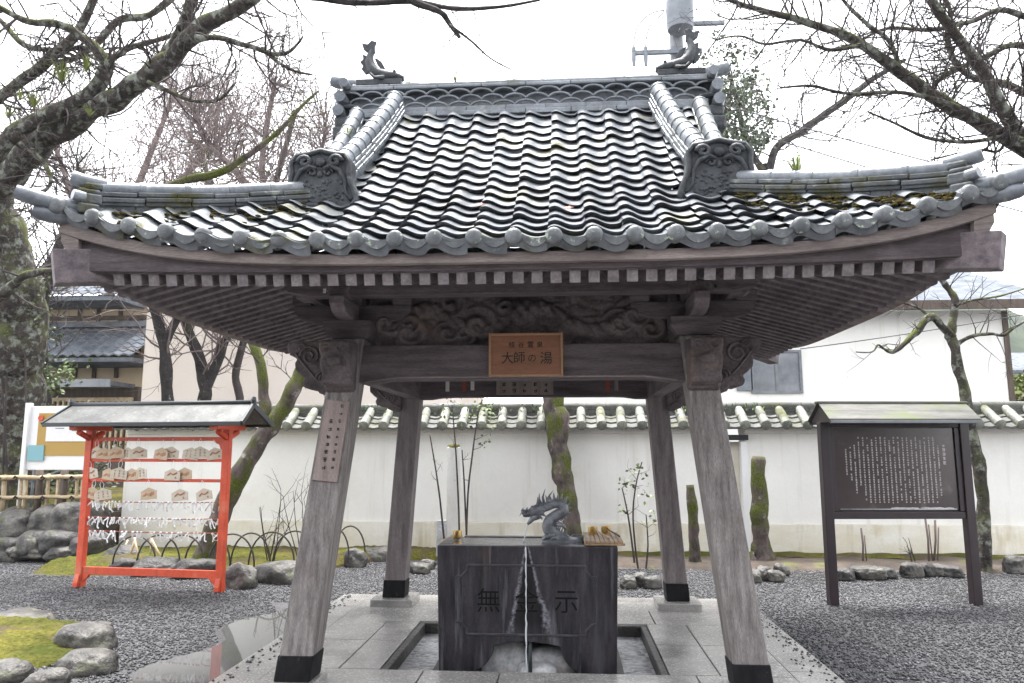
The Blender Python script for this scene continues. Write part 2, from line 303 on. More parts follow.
def pebble_mat():
    m = bpy.data.materials.new('gravel_stones'); m.use_nodes = True; t = m.node_tree; N = t.nodes; L = t.links; b = N['Principled BSDF']
    g = N.new('ShaderNodeNewGeometry'); r = N.new('ShaderNodeValToRGB'); L.new(g.outputs['Random Per Island'], r.inputs[0])
    e = r.color_ramp.elements; e[0].color = (.010, .010, .012, 1); e[1].color = (.21, .207, .22, 1); e[1].position = 1
    q = e.new(.55); q.color = (.040, .040, .046, 1)
    tc = N.new('ShaderNodeTexCoord'); n = N.new('ShaderNodeTexNoise'); n.inputs['Scale'].default_value = .6; n.inputs['Detail'].default_value = 6; L.new(tc.outputs['Object'], n.inputs['Vector'])
    rm = N.new('ShaderNodeMapRange'); rm.inputs[1].default_value = .36; rm.inputs[2].default_value = .64; rm.inputs[3].default_value = .42; rm.inputs[4].default_value = 1.15; L.new(n.outputs[0], rm.inputs[0])
    cc = N.new('ShaderNodeCombineColor')
    for i in range(3): L.new(rm.outputs[0], cc.inputs[i])
    y = N.new('ShaderNodeMix'); y.data_type = 'RGBA'; y.blend_type = 'MULTIPLY'; y.inputs[0].default_value = 1; L.new(r.outputs[0], y.inputs[6]); L.new(cc.outputs[0], y.inputs[7])
    L.new(y.outputs[2], b.inputs['Base Color']); b.inputs['Roughness'].default_value = .5; return m
M['gravel_stone'] = pebble_mat()

# ------------------------------------------------------------------ writing
DG = None
def text_mesh(s, size):
    c = bpy.data.curves.new('lettering', 'FONT'); c.body = s; c.size = size; c.align_x = 'CENTER'; c.align_y = 'CENTER'; c.extrude = .0012; c.resolution_u = 3
    o = bpy.data.objects.new('lettering', c); COL.objects.link(o); bpy.context.view_layer.update()
    me = bpy.data.meshes.new_from_object(o.evaluated_get(bpy.context.evaluated_depsgraph_get()))
    bpy.data.objects.remove(o); bpy.data.curves.remove(c); return me
def text_obj(name, s, size, m, parent, Mx):
    me = text_mesh(s, size); me.transform(Mx); me.materials.clear(); me.materials.append(m); me.name = name
    o = bpy.data.objects.new(name, me); COL.objects.link(o); o.parent = parent; return o
def facing(x, y, z): return Matrix.Translation((x, y, z)) @ Matrix.Rotation(R(90), 4, 'X')     # local XY -> world XZ, seen from -Y
def scrawl(mb, x, y, z, s, rng, wt=.12):       # one small illegible character of brush strokes, in the XZ plane at depth y
    for k in range(rng.choice((2, 3))):
        zz = z + s * (-.32 + .32 * k) + rng.uniform(-.05, .05) * s; ww = s * rng.uniform(.25, .46)
        mb.box(x - ww, x + ww * rng.uniform(.7, 1), y - .0015, y, zz - s * wt / 2, zz + s * wt / 2)
    for k in range(rng.choice((1, 2))):
        xx = x + s * rng.uniform(-.3, .3); h = s * rng.uniform(.25, .45)
        mb.box(xx - s * wt / 2, xx + s * wt / 2, y - .002, y - .0002, z - h, z + h * rng.uniform(.5, 1))

# ================================================================== SETTING: ground, beds, platform
PX, PY = -.05, .30                                   # plan centre of the pavilion
MB().add([(-400, -200, 0), (400, -200, 0), (400, 400, 0), (-400, 400, 0)], [(0, 1, 2, 3)]).build('ground', M['gravel'], loc=V((0, 0, 0)), nrm=False)['kind'] = 'structure'

def grid_bed(name, pts_fn, nx, ny, m):
    b = MB(); vs = []; fs = []
    for j in range(ny + 1):
        for i in range(nx + 1): vs.append(pts_fn(i / nx, j / ny))
    for j in range(ny):
        for i in range(nx): a = j * (nx + 1) + i; fs.append((a, a + 1, a + nx + 2, a + nx + 1))
    b.add(vs, fs); o = b.build(name, m, loc=V((0, 0, 0)), smooth=True, nrm=False); o['kind'] = 'structure'; return o
def border_y(x):      # front edge of the moss bed
    if x < -3.4: return 3.62
    return 3.62 + (x + 3.4) * (5.25 - 3.62) / 1.1 if x < -2.3 else 5.25
def moss_pt(u, v):
    x = -6.6 + 5.5 * u; y0 = border_y(x) - .05; y = y0 + (5.78 - y0) * v
    z = .13 * min(1, v * 5, (1 - v) * 4 + .5) * min(1, (1 - u) * 12) + .05 * mnoise.noise(V((x * 1.3, y * 1.3, 0))) + .03 * abs(mnoise.noise(V((x * 9, y * 9, 2)))) * (0 < v < 1)
    return (x, y, max(z, -.03) if v > 0 else -.05)
grid_bed('moss_bed', moss_pt, 220, 80, M['moss'])
def soil_pt(u, v):
    x = -1.3 + 10.5 * u; y0 = 4.55 + .12 * math.sin(x * 1.7) + .1 * mnoise.noise(V((x, 3, 0))); y = y0 + (5.78 - y0) * v
    z = .07 * min(1, v * 4) + .04 * mnoise.noise(V((x * 1.7, y * 1.7, 4)))
    return (x, y, max(z, -.02) if v > 0 else -.04)
grid_bed('soil_bed', soil_pt, 110, 16, M['soil'])
def strip_pt(u, v):
    x = -1.1 + 9 * u; y = 5.35 + .40 * v + .05 * mnoise.noise(V((x * 2, 0, 0)))
    return (x, y, .06 + .05 * math.sin(v * math.pi) + .03 * mnoise.noise(V((x * 3, y * 3, 1))))
grid_bed('moss_strip', strip_pt, 120, 5, M['moss'])
def nearbed_pt(u, v):
    a = v * 2 * math.pi; cx_, cy_ = -4.75, .10
    r = u; x = cx_ + r * 1.35 * math.cos(a); y = cy_ + r * 1.0 * math.sin(a)
    return (x, y, .16 * (1 - r ** 3) - .02 + .05 * mnoise.noise(V((x * 2.3, y * 2.3, 8))) + .03 * abs(mnoise.noise(V((x * 11, y * 11, 2)))) + .012 * mnoise.noise(V((x * 31, y * 31, 2))))
grid_bed('moss_mound', nearbed_pt, 60, 170, M['moss'])
def slope_pt(u, v):
    x = -16 + 9.2 * u; y = 5.0 + 5 * v
    return (x, y, .66 + .12 * v + .05 * mnoise.noise(V((x, y, 2))))
grid_bed('grass_terrace', slope_pt, 40, 20, M['moss'])

# pebbles lying on the ground near enough to be seen one by one
rs = np.random.RandomState(4); NP = 170000
x = rs.uniform(-8.2, 7.6, NP); y = rs.uniform(-2.2, 4.95, NP)
keep = ~((np.abs(x) < 2.015) & (y < 2.0)) & (np.abs(x - .256) < (y + 5.9) * .80 + .5)
keep &= ~((x < -1.9) & (x > -2.72 + .12 * np.sin(y * 5)) & (y < 2.1)) & ~(((x + 4.75) / 1.3) ** 2 + ((y - .1) / .95) ** 2 < 1)
keep &= ~((x < -3.3) & (y > 3.55) & (x > -6.6)) & ~((x > -1.3) & (y > 4.6)) & ~((x < -6.4) & (y > 4.7))
keep &= ~((x >= -3.4) & (x < -1.3) & (y > 3.6 + (x + 3.4) * 1.48))
x, y = x[keep], y[keep]; zb_ = np.zeros(len(x))
ns_ = 420; yk_ = rs.uniform(-2.0, 2.0, ns_); xk_ = np.where(rs.rand(ns_) < .6, 1, -1) * (2.0 - np.abs(rs.normal(0, .09, ns_))); okk = np.abs(xk_) < 2.01
x = np.concatenate([x, xk_[okk]]); y = np.concatenate([y, yk_[okk]]); zb_ = np.concatenate([zb_, np.full(okk.sum(), .113)])      # a few kicked up onto the kerb
n = len(x); s = rs.uniform(.007, .0145, n) * (1 + .3 * (rs.rand(n) > .93))
base = np.array([(1, 0, 0), (-1, 0, 0), (0, 1, 0), (0, -1, 0), (0, 0, 1), (0, 0, -1)], float)
bf = np.array([(0, 2, 4), (2, 1, 4), (1, 3, 4), (3, 0, 4), (2, 0, 5), (1, 2, 5), (3, 1, 5), (0, 3, 5)])
ang = rs.uniform(0, 6.28, n); co = np.repeat(base[None], n, 0) * rs.uniform(.7, 1.25, (n, 6, 1)) * s[:, None, None]
co[:, :, 2] *= .7; tl = rs.uniform(-.4, .4, (n, 1)); co[:, :, 2] += co[:, :, 0] * tl
cx_ = co[:, :, 0] * np.cos(ang)[:, None] - co[:, :, 1] * np.sin(ang)[:, None]; cy_ = co[:, :, 0] * np.sin(ang)[:, None] + co[:, :, 1] * np.cos(ang)[:, None]
co = np.stack([cx_ + x[:, None], cy_ + y[:, None], co[:, :, 2] + (s * .35 + zb_)[:, None]], 2).reshape(-1, 3)
fc = (bf[None] + (np.arange(n) * 6)[:, None, None]).reshape(-1, 3)
me = bpy.data.meshes.new('gravel'); me.vertices.add(len(co)); me.vertices.foreach_set('co', co.ravel()); me.loops.add(fc.size); me.loops.foreach_set('vertex_index', fc.ravel().astype(np.int32))
me.polygons.add(len(fc)); me.polygons.foreach_set('loop_start', (np.arange(len(fc)) * 3).astype(np.int32)); me.update(calc_edges=True)
me.materials.append(M['gravel_stone']); go = bpy.data.objects.new('gravel', me); COL.objects.link(go)
tag(go, 'dark grey crushed gravel covering the temple yard', 'gravel', kind='stuff')

# puddle between gravel and the platform kerb
b = MB(); edge = []
for i in range(26):
    t = i / 25; yy = -2.4 + 4.55 * t; edge.append((-2.70 + .13 * math.sin(yy * 4.3) + .3 * max(0, t - .75) + .05 * mnoise.noise(V((yy * 3, 1, 1))), yy, .006))
poly = edge + [(-1.9, 2.15, .006), (-1.9, -2.4, .006)]
b.add(poly, [tuple(range(len(poly)))]).build('puddle', M['water'], loc=V((0, 0, 0)), nrm=False)['kind'] = 'structure'

# stone platform: slabs with open joints round the drain pit
b = MB(); g = .004; ZT = .12
HX0, HX1, HY0, HY1 = -1.0, .92, -.655, .80
def slab(x0, x1, y0, y1, zt=ZT): b.box(x0 + g, x1 - g, y0 + g, y1 - g, -.1, zt)
ys = [-3.2, -2.2, -1.35, HY0]
for i in range(3):
    xs = [-1.72, -.9 + .1 * i, .05 - .12 * i, .95 + .07 * i, 1.72]
    for j in range(4): slab(xs[j], xs[j + 1], ys[i], ys[i + 1])
for y0, y1 in ((HY0, .12), (.12, HY1)):
    slab(-1.72, -1.28, y0, y1); slab(-1.28, HX0, y0, y1); slab(HX1, 1.25, y0, y1); slab(1.25, 1.72, y0, y1)
for x0, x1 in ((-1.72, -.75), (-.75, .2), (.2, 1.0), (1.0, 1.72)): slab(x0, x1, HY1, 1.35)
for x0, x1 in ((-1.72, -.4), (-.4, .7), (.7, 1.72)): slab(x0, x1, 1.35, 1.72)
yk = [-3.2, -1.9, -.7, .45, 1.72]
for i in range(4):
    slab(-2.02, -1.72, yk[i], yk[i + 1], ZT - .006); slab(1.72, 2.02, yk[i] + .2 * (i > 0), yk[i + 1] + .2 * (i < 3), ZT - .006)
for x0, x1 in ((-2.02, -.9), (-.9, .5), (.5, 2.02)): slab(x0, x1, 1.72, 2.0, ZT - .006)
b.build('stone_platform', M['granite'], loc=V((0, 0, 0)), bev=.006)['kind'] = 'structure'
b = MB(); b.add([(HX0, HY0, .025), (HX1, HY0, .025), (HX1, HY1, .025), (HX0, HY1, .025)], [(0, 1, 2, 3)])
b.build('drain_pit', gravel_mat('pit_pebbles', (.20, .20, .21), (.5, .5, .51), 26), loc=V((0, 0, 0)), nrm=False)['kind'] = 'structure'
b = MB(); t = .05
for q in ((HX0, HX1, HY1 - t, HY1), (HX0, HX0 + t, HY0, HY1 - t), (HX1 - t, HX1, HY0, HY1 - t)): b.box(*q, -.05, .112)
b.build('drain_kerb', M['rock_dark'], loc=V((0, 0, 0)), bev=.008)['kind'] = 'structure'

# ================================================================== PAVILION
pav = empty('water_pavilion', (PX, PY, ZT), 0, 'open wooden shrine pavilion with upswept grey tiled roof on four leaning posts', 'pavilion')
def pb(mb, name, m, **k): return mb.build(name, m, k.pop('parent', pav), world=True, **k)
# ---- posts (leaning inwards), iron shoes, foundation stones
for sx in (-1, 1):
    for fr in (1, 0):
        b0 = V((PX + sx * (1.395 if fr else 1.335), -.99 if fr else 1.53, ZT + (.035 if fr else .07))); t0 = V((PX + sx * (1.185 if fr else 1.15), -.70 if fr else 1.31, 2.34))
        if fr: b0.x += .02 * (sx > 0)
        hw = .108 if fr else .10
        def sec(p, h): return [p + V((-h, -h, 0)), p + V((h, -h, 0)), p + V((h, h, 0)), p + V((-h, h, 0))]
        q = [(0, 1, 2, 3), (7, 6, 5, 4), (0, 4, 5, 1), (1, 5, 6, 2), (2, 6, 7, 3), (3, 7, 4, 0)]
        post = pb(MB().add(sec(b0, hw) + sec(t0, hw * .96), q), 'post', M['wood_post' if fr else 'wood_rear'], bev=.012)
        k = (.25 if fr else .27) * .6 / (t0.z - b0.z); p1 = b0.lerp(t0, k)
        pb(MB().add(sec(b0 - V((0, 0, .002)), hw + .006) + sec(p1, hw + .005), q), 'iron_shoe', M['iron'], parent=post, bev=.008)
        fs = .15 if fr else .2
        pb(MB().box(b0.x - fs, b0.x + fs, b0.y - fs, b0.y + fs, ZT - .02, b0.z - .002), 'foundation_stone', M['granite'], bev=.012)
        if fr and sx < 0:         # long pale name plank fixed to the left front post
            d = (t0 - b0).normalized(); c0 = b0.lerp(t0, .555); c1 = b0.lerp(t0, .80)
            off = V((.0, -.113, 0)); pl = pb(MB().beam(c0 + off, c1 + off, .165, .016, up=(0, -1, 0)), 'name_plank', M['pale_plank'], bev=.003)
            rng = random.Random(5); mb = MB(); cc = []
            for r_ in range(9):
                k = .93 - r_ * .095
                for cxx in (.038, -.02):
                    if cxx < 0 and r_ < 2: continue
                    p = c0.lerp(c1, k) + off + V((cxx, -.0095, 0)); scrawl(mb, p.x, p.y, p.z, .034 if cxx < 0 else .026, rng, .14)
            pb(mb, 'lettering', M['ink'], parent=pl)
# ---- tie beams
def arch_beam(x0, x1, y0, y1, z0, z1, rise):
    pts = []; n = 20
    for i in range(n + 1):
        u = i / n; xx = x0 + (x1 - x0) * u; e = min(u, 1 - u) * (x1 - x0)
        pts.append((xx, z0 + rise * min(1, max(0, (e - .12) / .12))))
    pts += [(x1, z1), (x0, z1)]
    return MB().prism(pts, Matrix.Translation((0, y1, 0)) @ Matrix.Rotation(R(90), 4, 'X'), y1 - y0)
pb(arch_beam(PX - 1.12, PX + 1.12, -.79, -.65, 2.03, 2.29, .018), 'tie_beam', M['wood_x'], bev=.008)
mb = MB()
for sgn in (1,):            # moulded line along the lower edge
    mb.tube([(PX - 1.06, -.793, 2.035), (PX - .95, -.793, 2.052), (PX - .84, -.793, 2.066), (PX + .84, -.793, 2.066), (PX + .95, -.793, 2.052), (PX + 1.06, -.793, 2.035)], .007, 6)
pb(mb, 'beam_moulding', M['wood_fascia'])
pb(arch_beam(PX - 1.08, PX + 1.08, 1.24, 1.36, 2.05, 2.28, .02), 'tie_beam', M['wood_x'], bev=.008)
for sx in (-1, 1):
    pb(MB().box(*sorted((PX + sx * 1.09, PX + sx * 1.21)), -.64, 1.23, 2.06, 2.28), 'tie_beam', M['wood_y'], bev=.008)
# ---- carved noses on the posts: scrolled outlines
nose = [(0, 0), (.06, -.005), (.10, .012), (.115, .04), (.15, .035), (.185, .048), (.195, .08), (.18, .105), (.205, .125), (.235, .16), (.24, .20), (.225, .225), (.265, .25), (.285, .285), (.28, .33), (0, .345)]
def scroll_rel(mb, pts3, r): mb.tube(pts3, r, 6)
for sx in (-1, 1):
    for (yc, fr) in ((-.72, 1), (1.31, 0)):
        Mx = Matrix.Translation((PX + sx * 1.25, yc + .10, 1.945)) @ Matrix.Diagonal((sx, 1, 1, 1)) @ Matrix.Rotation(R(90), 4, 'X')
        mb = MB().prism([(a * 1.3, h * 1.12) for a, h in nose], Mx, .20)
        n_ = pb(mb, 'carved_nose', M['carved'], bev=.014)
        mb = MB(); x0 = PX + sx * 1.25
        for (cu, cz, rr) in ((.20, .27, .075), (.10, .12, .05), (.26, .33, .03)):
            sp = [(x0 + sx * (cu + rr * (1 - i / 26) * math.cos(i * .5)), (yc - .105), 1.945 + cz + rr * (1 - i / 26) * math.sin(i * .5)) for i in range(24)]
            mb.tube(sp, .010, 6)
        mb.tube([(x0 + sx * (.02 + .28 * i / 10), yc - .103, 1.985 + .25 * (i / 10) ** 1.6) for i in range(11)], .009, 6)
        pb(mb, 'scroll', M['carved'], parent=n_, smooth=True)
        if fr:       # a second nose pointing out of the front of the post
            Mx = Matrix.Translation((PX + sx * 1.22 - .105, -.81, 1.965)) @ Matrix(((0, 0, 1, 0), (-1, 0, 0, 0), (0, 1, 0, 0), (0, 0, 0, 1)))
            n2 = pb(MB().prism([(a * .8, h) for a, h in nose], Mx, .21), 'carved_nose', M['carved'], bev=.02)
            mb = MB(); x0 = PX + sx * 1.22; yf = -1.02
            for q in (-1, 1):
                sp = [(x0 + q * (.052 + .042 * (1 - i / 22) * math.cos(i * .55)), yf - .012, 2.245 + .042 * (1 - i / 22) * math.sin(i * .55)) for i in range(20)]
                mb.tube(sp, .008, 6)
            mb.blob((x0, yf + .01, 2.16), (.05, .03, .035), 3, .1, 2, flatbot=False)
            pb(mb, 'scroll', M['carved'], parent=n2, smooth=True)
# ---- bracket blocks, purlins
for sx in (-1, 1):
    for yc in (-.70, 1.31):
        cx0 = PX + sx * 1.185
        mb = MB(); mb.add([V((cx0 + a * .12, yc + c * .12, 2.341)) for a, c in ((-1, -1), (1, -1), (1, 1), (-1, 1))] + [V((cx0 + a * .17, yc + c * .17, 2.40)) for a, c in ((-1, -1), (1, -1), (1, 1), (-1, 1))] + [V((cx0 + a * .17, yc + c * .17, 2.46)) for a, c in ((-1, -1), (1, -1), (1, 1), (-1, 1))],
            [(3, 2, 1, 0), (8, 9, 10, 11)] + [(i + 4 * l, (i + 1) % 4 + 4 * l, (i + 1) % 4 + 4 + 4 * l, i + 4 + 4 * l) for l in (0, 1) for i in range(4)])
        blk = pb(mb, 'bracket_block', M['wood_x'], bev=.006)
        sy = -1 if yc < 0 else 1
        arm = [(-.42, .12), (-.42, .07), (-.36, .02), (-.26, 0), (.26, 0), (.36, .02), (.42, .07), (.42, .12)]
        a1 = pb(MB().prism(arm, Matrix.Translation((cx0, yc + .05, 2.463)) @ Matrix.Rotation(R(90), 4, 'X'), .10), 'bracket_arm', M['wood_x'], bev=.006)
        a2 = pb(MB().prism(arm, Matrix.Translation((cx0 - .05, yc, 2.458)) @ Matrix(((0, 0, 1, 0), (1, 0, 0, 0), (0, 1, 0, 0), (0, 0, 0, 1))), .10), 'bracket_arm', M['wood_y'], bev=.006)
        for q in (-1, 0, 1):
            pb(MB().box(cx0 + q * .36 - .07, cx0 + q * .36 + .07, yc - .07, yc + .07, 2.584, 2.66), 'small_block', M['wood_x'], parent=a1, bev=.012)
        pb(MB().box(cx0 - .08, cx0 + .08, yc + sy * .30 - .08, yc + sy * .30 + .08, 2.58, 2.655), 'small_block', M['carved'], parent=a2, bev=.012)
pur = [(-1.62, .04), (-1.54, -.055), (-1.40, -.085), (1.40, -.085), (1.54, -.055), (1.62, .04), (1.62, .075), (-1.62, .075)]
for yc in (-1.0, 1.61):
    pb(MB().prism(pur, Matrix.Translation((PX, yc + .06, 2.675)) @ Matrix.Rotation(R(90), 4, 'X'), .12), 'eave_purlin', M['wood_x'], bev=.006)
for sx in (-1, 1): pb(MB().box(PX + sx * 1.47 - .06, PX + sx * 1.47 + .06, -.93, 1.54, 2.60, 2.745), 'eave_purlin', M['wood_y'], bev=.006)
# ---- votive name stickers on the purlin
rng = random.Random(9)
for cx0 in (-1.27, 1.17):
    mb = MB(); k = 0
    for i in range(5): scrawl(mb, cx0 - .065 + .032 * i, -1.0625, 2.622, .036, rng, .2)
    pb(mb, 'pasted_name_slip', M['ink_white'] if cx0 < 0 else M['ink'])
for (xx, zz, m_) in ((-.86, 2.20, 'ink_white'), (-.70, 2.20, 'string'), (-.62, 2.21, 'ink_white'), (.66, 2.19, 'string'), (.74, 2.20, 'pale_plank')):
    pb(MB().box(xx - .018, xx + .018, 1.232, 1.236, zz - .075, zz + .05), 'pasted_name_slip', M[m_])
# ---- carved frieze panel: relief of clouds and a dragon
def relief(x0, x1, z0, z1, y, nx, nz, fn):
    vs = []; fs = []
    for j in range(nz + 1):
        for i in range(nx + 1):
            u, v = i / nx, j / nz; xx = x0 + (x1 - x0) * u; zz = z0 + (z1 - z0) * v
            vs.append((xx, y - fn(xx, zz, u, v), zz))
    for j in range(nz):
        for i in range(nx): a = j * (nx + 1) + i; fs.append((a, a + 1, a + nx + 2, a + nx + 1))
    n0 = len(vs); vs += [(x0, y + .03, z0), (x1, y + .03, z0), (x1, y + .03, z1), (x0, y + .03, z1)]; fs.append((n0 + 3, n0 + 2, n0 + 1, n0))
    return MB().add(vs, fs)
swirls = [(random.Random(70 + i).uniform(-1.1, 1.1), random.Random(90 + i).uniform(2.34, 2.62), random.Random(50 + i).uniform(.09, .17), (-1) ** i) for i in range(13)]
def fr_fn(xx, zz, u, v):
    h = .03 * abs(mnoise.noise(V((xx * 7, zz * 16, 0)))) + .02 * abs(mnoise.noise(V((xx * 19, zz * 30, 3))))
    for (cx0, cz, rr, sg) in swirls:
        dx, dz = xx - cx0 - PX, zz - cz; d = math.hypot(dx, dz * 1.15)
        if d < rr:
            a = math.atan2(dz, dx); k = (1 - (d / rr) ** 2)
            h = max(h, .075 * k ** .5 * (.62 + .38 * math.cos(d / rr * 9 - sg * a)))
    bz = 2.47 + .085 * math.sin((xx - PX) * 8.2 + .6); d = abs(zz - bz)        # long dragon body
    if d < .06 and abs(xx - PX) < .95: h = max(h, .05 * (1 - (d / .06) ** 2) ** .5 * (.6 + .4 * abs(math.cos(xx * 38 + zz * 25))) + .03 * abs(mnoise.noise(V((xx * 15, zz * 15, 5)))))
    d = math.hypot(xx - PX - .02, (zz - 2.53) * 1.2)
    if d < .12: h = max(h, .12 * (1 - (d / .12) ** 2) ** .5 * (.8 + .2 * math.cos(xx * 70) * math.cos(zz * 60)))
    return h
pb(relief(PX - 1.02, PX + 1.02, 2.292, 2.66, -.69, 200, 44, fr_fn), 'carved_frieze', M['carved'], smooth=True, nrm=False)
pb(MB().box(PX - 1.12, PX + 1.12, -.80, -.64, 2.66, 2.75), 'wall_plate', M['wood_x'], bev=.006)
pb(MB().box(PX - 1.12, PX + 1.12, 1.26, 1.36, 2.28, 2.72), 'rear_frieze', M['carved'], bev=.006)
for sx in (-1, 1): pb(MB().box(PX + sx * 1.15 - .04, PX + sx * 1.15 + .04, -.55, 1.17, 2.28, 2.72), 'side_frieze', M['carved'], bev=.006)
pb(MB().box(PX - 1.12, PX + 1.12, -.6, 1.2, 2.755, 2.78), 'ceiling', M['wood_y'])
# ---- rafters
def zf(x_, y_): return 2.494 + .025 * min(1.15, abs(x_ - PX) / 2.3) ** 3 + .325 * (y_ + 1.78)
def zs(x_): return 2.515 + .27 * (2.46 - abs(x_ - PX))
raf_f = []; NR = 44
def hip_y(ax): return -.70 - max(0, ax - 1.2) * .857
for i in range(NR):
    xx = PX - 2.27 + 4.54 * i / (NR - 1); y1 = max(-1.66, hip_y(abs(xx - PX)) - .06)
    a = V((xx, -1.78, zf(xx, -1.78) + .033)); c = V((xx, y1, zf(xx, y1) + .033))
    r_ = pb(MB().beam(a, c, .060, .066), 'rafter', M['wood_y'], bev=.003)
    pb(MB().beam(a - V((0, .003, .001)), a + V((0, .0002, 0)), .061, .067), 'rafter_end', M['end_grain'], parent=r_)
NS = 28
for sx in (-1, 1):
    for i in range(NS):
        yy = -1.60 + 3.8 * i / (NS - 1); oy = yy - PY
        inner = 1.2 + max(0, (-.70 - yy)) * 1.167 + max(0, (yy - 1.30)) * 1.167 + .05
        if inner > 2.34: inner = 2.34
        pb(MB().beam((PX + sx * 2.46, yy, zs(PX + 2.46) + .03), (PX + sx * inner, yy, zs(PX + inner) + .03), .055, .06), 'rafter', M['wood_y'], bev=.003)
mb = MB()
for i in range(NR):
    xx = PX - 2.27 + 4.54 * i / (NR - 1); y1 = min(2.26, .6 - hip_y(abs(xx - PX)) + .06)
    mb.beam((xx, 2.38, zf(xx, -1.78) + .033), (xx, y1, zf(xx, .6 - y1) + .033), .06, .066)
o = pb(mb, 'rear_rafters', M['wood_y']); o['kind'] = 'stuff'
# soffit boards lying on the rafters
mb = MB()
def quadslab(ps, t=.014):
    n = len(ps); mb.add([V(p) for p in ps] + [V(p) + V((0, 0, t)) for p in ps], [tuple(range(n))[::-1], tuple(range(n, 2 * n))] + [(i, (i + 1) % n, n + (i + 1) % n, n + i) for i in range(n)])
for sg in (1, -1):
    yo, yi = (-1.80, -.62) if sg > 0 else (2.40, 1.22)
    for i in range(12):
        xa, xb = -2.56 + 5.12 * i / 12, -2.56 + 5.12 * (i + 1) / 12
        ya, yb = (max(yo if sg > 0 else -9, 0) if False else None, None)
        def inn(ax): v_ = min(-.62, max(-1.79, hip_y(abs(ax)))); return v_ if sg > 0 else .6 - v_
        def zz(ax, y_): return zf(ax + PX, y_ if sg > 0 else .6 - y_) + .069
        quadslab([(PX + xa, yo, zz(xa, yo)), (PX + xb, yo, zz(xb, yo)), (PX + xb, inn(xb), zz(xb, inn(xb))), (PX + xa, inn(xa), zz(xa, inn(xa)))])
for sx in (-1, 1):
    for (y0, y1) in ((-1.82, -.7), (-.7, 1.3), (1.3, 2.42)):
        i0 = 2.50 if y0 < -1.5 else 1.18; i1 = 2.50 if y1 > 2 else 1.18
        ps = [(PX + sx * 2.52, y0, zs(PX + 2.52) + .063), (PX + sx * 2.52, y1, zs(PX + 2.52) + .063), (PX + sx * i1, y1, zs(PX + i1) + .063), (PX + sx * i0, y0, zs(PX + i0) + .063)]
        quadslab(ps)
pb(mb, 'soffit_boards', M['wood_y'])
# ---- roof surfaces
EX, EY, HXs, HD = 2.62, 2.20, 1.22, .85
def Pz(d): t = d / 2.1; return 2.70 + 1.73 * (.60 * t + .40 * t * t)
def lift(s_, q): return .25 * max(0, 1 - s_) * min(1.2, q) ** 4.2
def front_pt(a, d): s_ = d / HD; return V((PX + a, PY - EY + d, Pz(d) + lift(s_, abs(a) / (EX - HXs * min(s_, 1)))))
def rear_pt(a, d): p = front_pt(-a, d); return V((p.x, 2 * PY - p.y, p.z))
def side_pt(a, dx, sx):
    s_ = dx / HXs; d = HD * s_; return V((PX + sx * (EX - dx), PY + sx * a, Pz(d) + lift(s_, abs(a) / (EY - HD * min(s_, 1)))))
PHS = .17
WU = (0, .08, .17, .29, .43, .56, .70, .85, 1.0); WZ = (.008, .021, .025, .018, .002, -.010, -.016, -.014, -.006)
WX = np.linspace(0, 1, 81); WS = np.interp(WX, WU, WZ); WS = np.convolve(np.pad(WS, 4, mode='edge'), np.ones(9) / 9, 'valid')
def wave(u): return float(np.interp(u % 1.0 if u != 1 else 1.0, WX, WS))      # steep roll at the left of each tile, broad trough at its right
def tile_face(fn, half, ncol, limits, edges, seed):
    mb = MB(); rng = random.Random(seed); p = 2 * half / ncol; NU = 12
    for c in range(len(edges) - 1):
        d0, d1 = edges[c], edges[c + 1]; lim = limits((d0 + d1) / 2)
        for k in range(ncol):
            a0 = -half + k * p
            if a0 > lim - .03 or a0 + p < -lim + .03: continue
            jz = rng.uniform(-.004, .004); jd = rng.uniform(-.013, .013); tw = rng.uniform(-.007, .007)
            rows = [(d0 + jd + (.05 if c else 0), -.016 if c else -.045), (d0 + jd, .032), ((d0 + d1) / 2, .017), (d1 + .02, .002)]
            vs = []
            for (d, off) in rows:
                for i in range(NU + 1):
                    a = min(lim, max(-lim, a0 + p * i / NU)); P0 = fn(a, max(0, d)); e = .02
                    T = fn(a, max(0, d) + e) - P0; A = fn(a + e, max(0, d)) - fn(a - e, max(0, d)); Nn = A.cross(T).normalized()
                    if Nn.z < 0: Nn = -Nn
                    q = P0 + Nn * (wave((a - a0) / p) + off + jz + tw * (i / NU - .5) * 2)
                    if d < 0: q -= T.normalized() * (-d)
                    vs.append(q)
            W = NU + 1; fs = [(r_ * W + i, r_ * W + i + 1, (r_ + 1) * W + i + 1, (r_ + 1) * W + i) for r_ in range(3) for i in range(NU)]
            mb.add(vs, fs)
    return mb
def arc_edges(n, dmax):           # equal slope length
    ds = np.linspace(0, dmax, 300); zz = np.array([Pz(d) for d in ds]); L = np.concatenate([[0], np.cumsum(np.hypot(np.diff(ds), np.diff(zz)))])
    return [float(np.interp(L[-1] * i / n, L, ds)) for i in range(n + 1)]
ed = arc_edges(17, 2.12); ed[0] = -.02
lim_f = lambda d: (EX - HXs * d / HD) if d < HD else 1.47
NC = 24
roof_f = pb(tile_face(front_pt, EX, NC, lim_f, ed, 1), 'tile_slope', M['tile'], nrm=False, smooth=True, angle=50)
roof_r = pb(tile_face(rear_pt, EX, NC, lim_f, ed, 2), 'tile_slope', M['tile'], nrm=False, smooth=True, angle=50)
eds = [HXs * d / HD for d in arc_edges(8, HD)]; eds[0] = -.02
for sx in (-1, 1):
    pb(tile_face(lambda a, d: side_pt(a, d, sx), EY, 20, lambda d: EY - HD * min(1, d / HXs), eds, 3 + sx), 'tile_slope', M['tile'], nrm=False, smooth=True, angle=50)
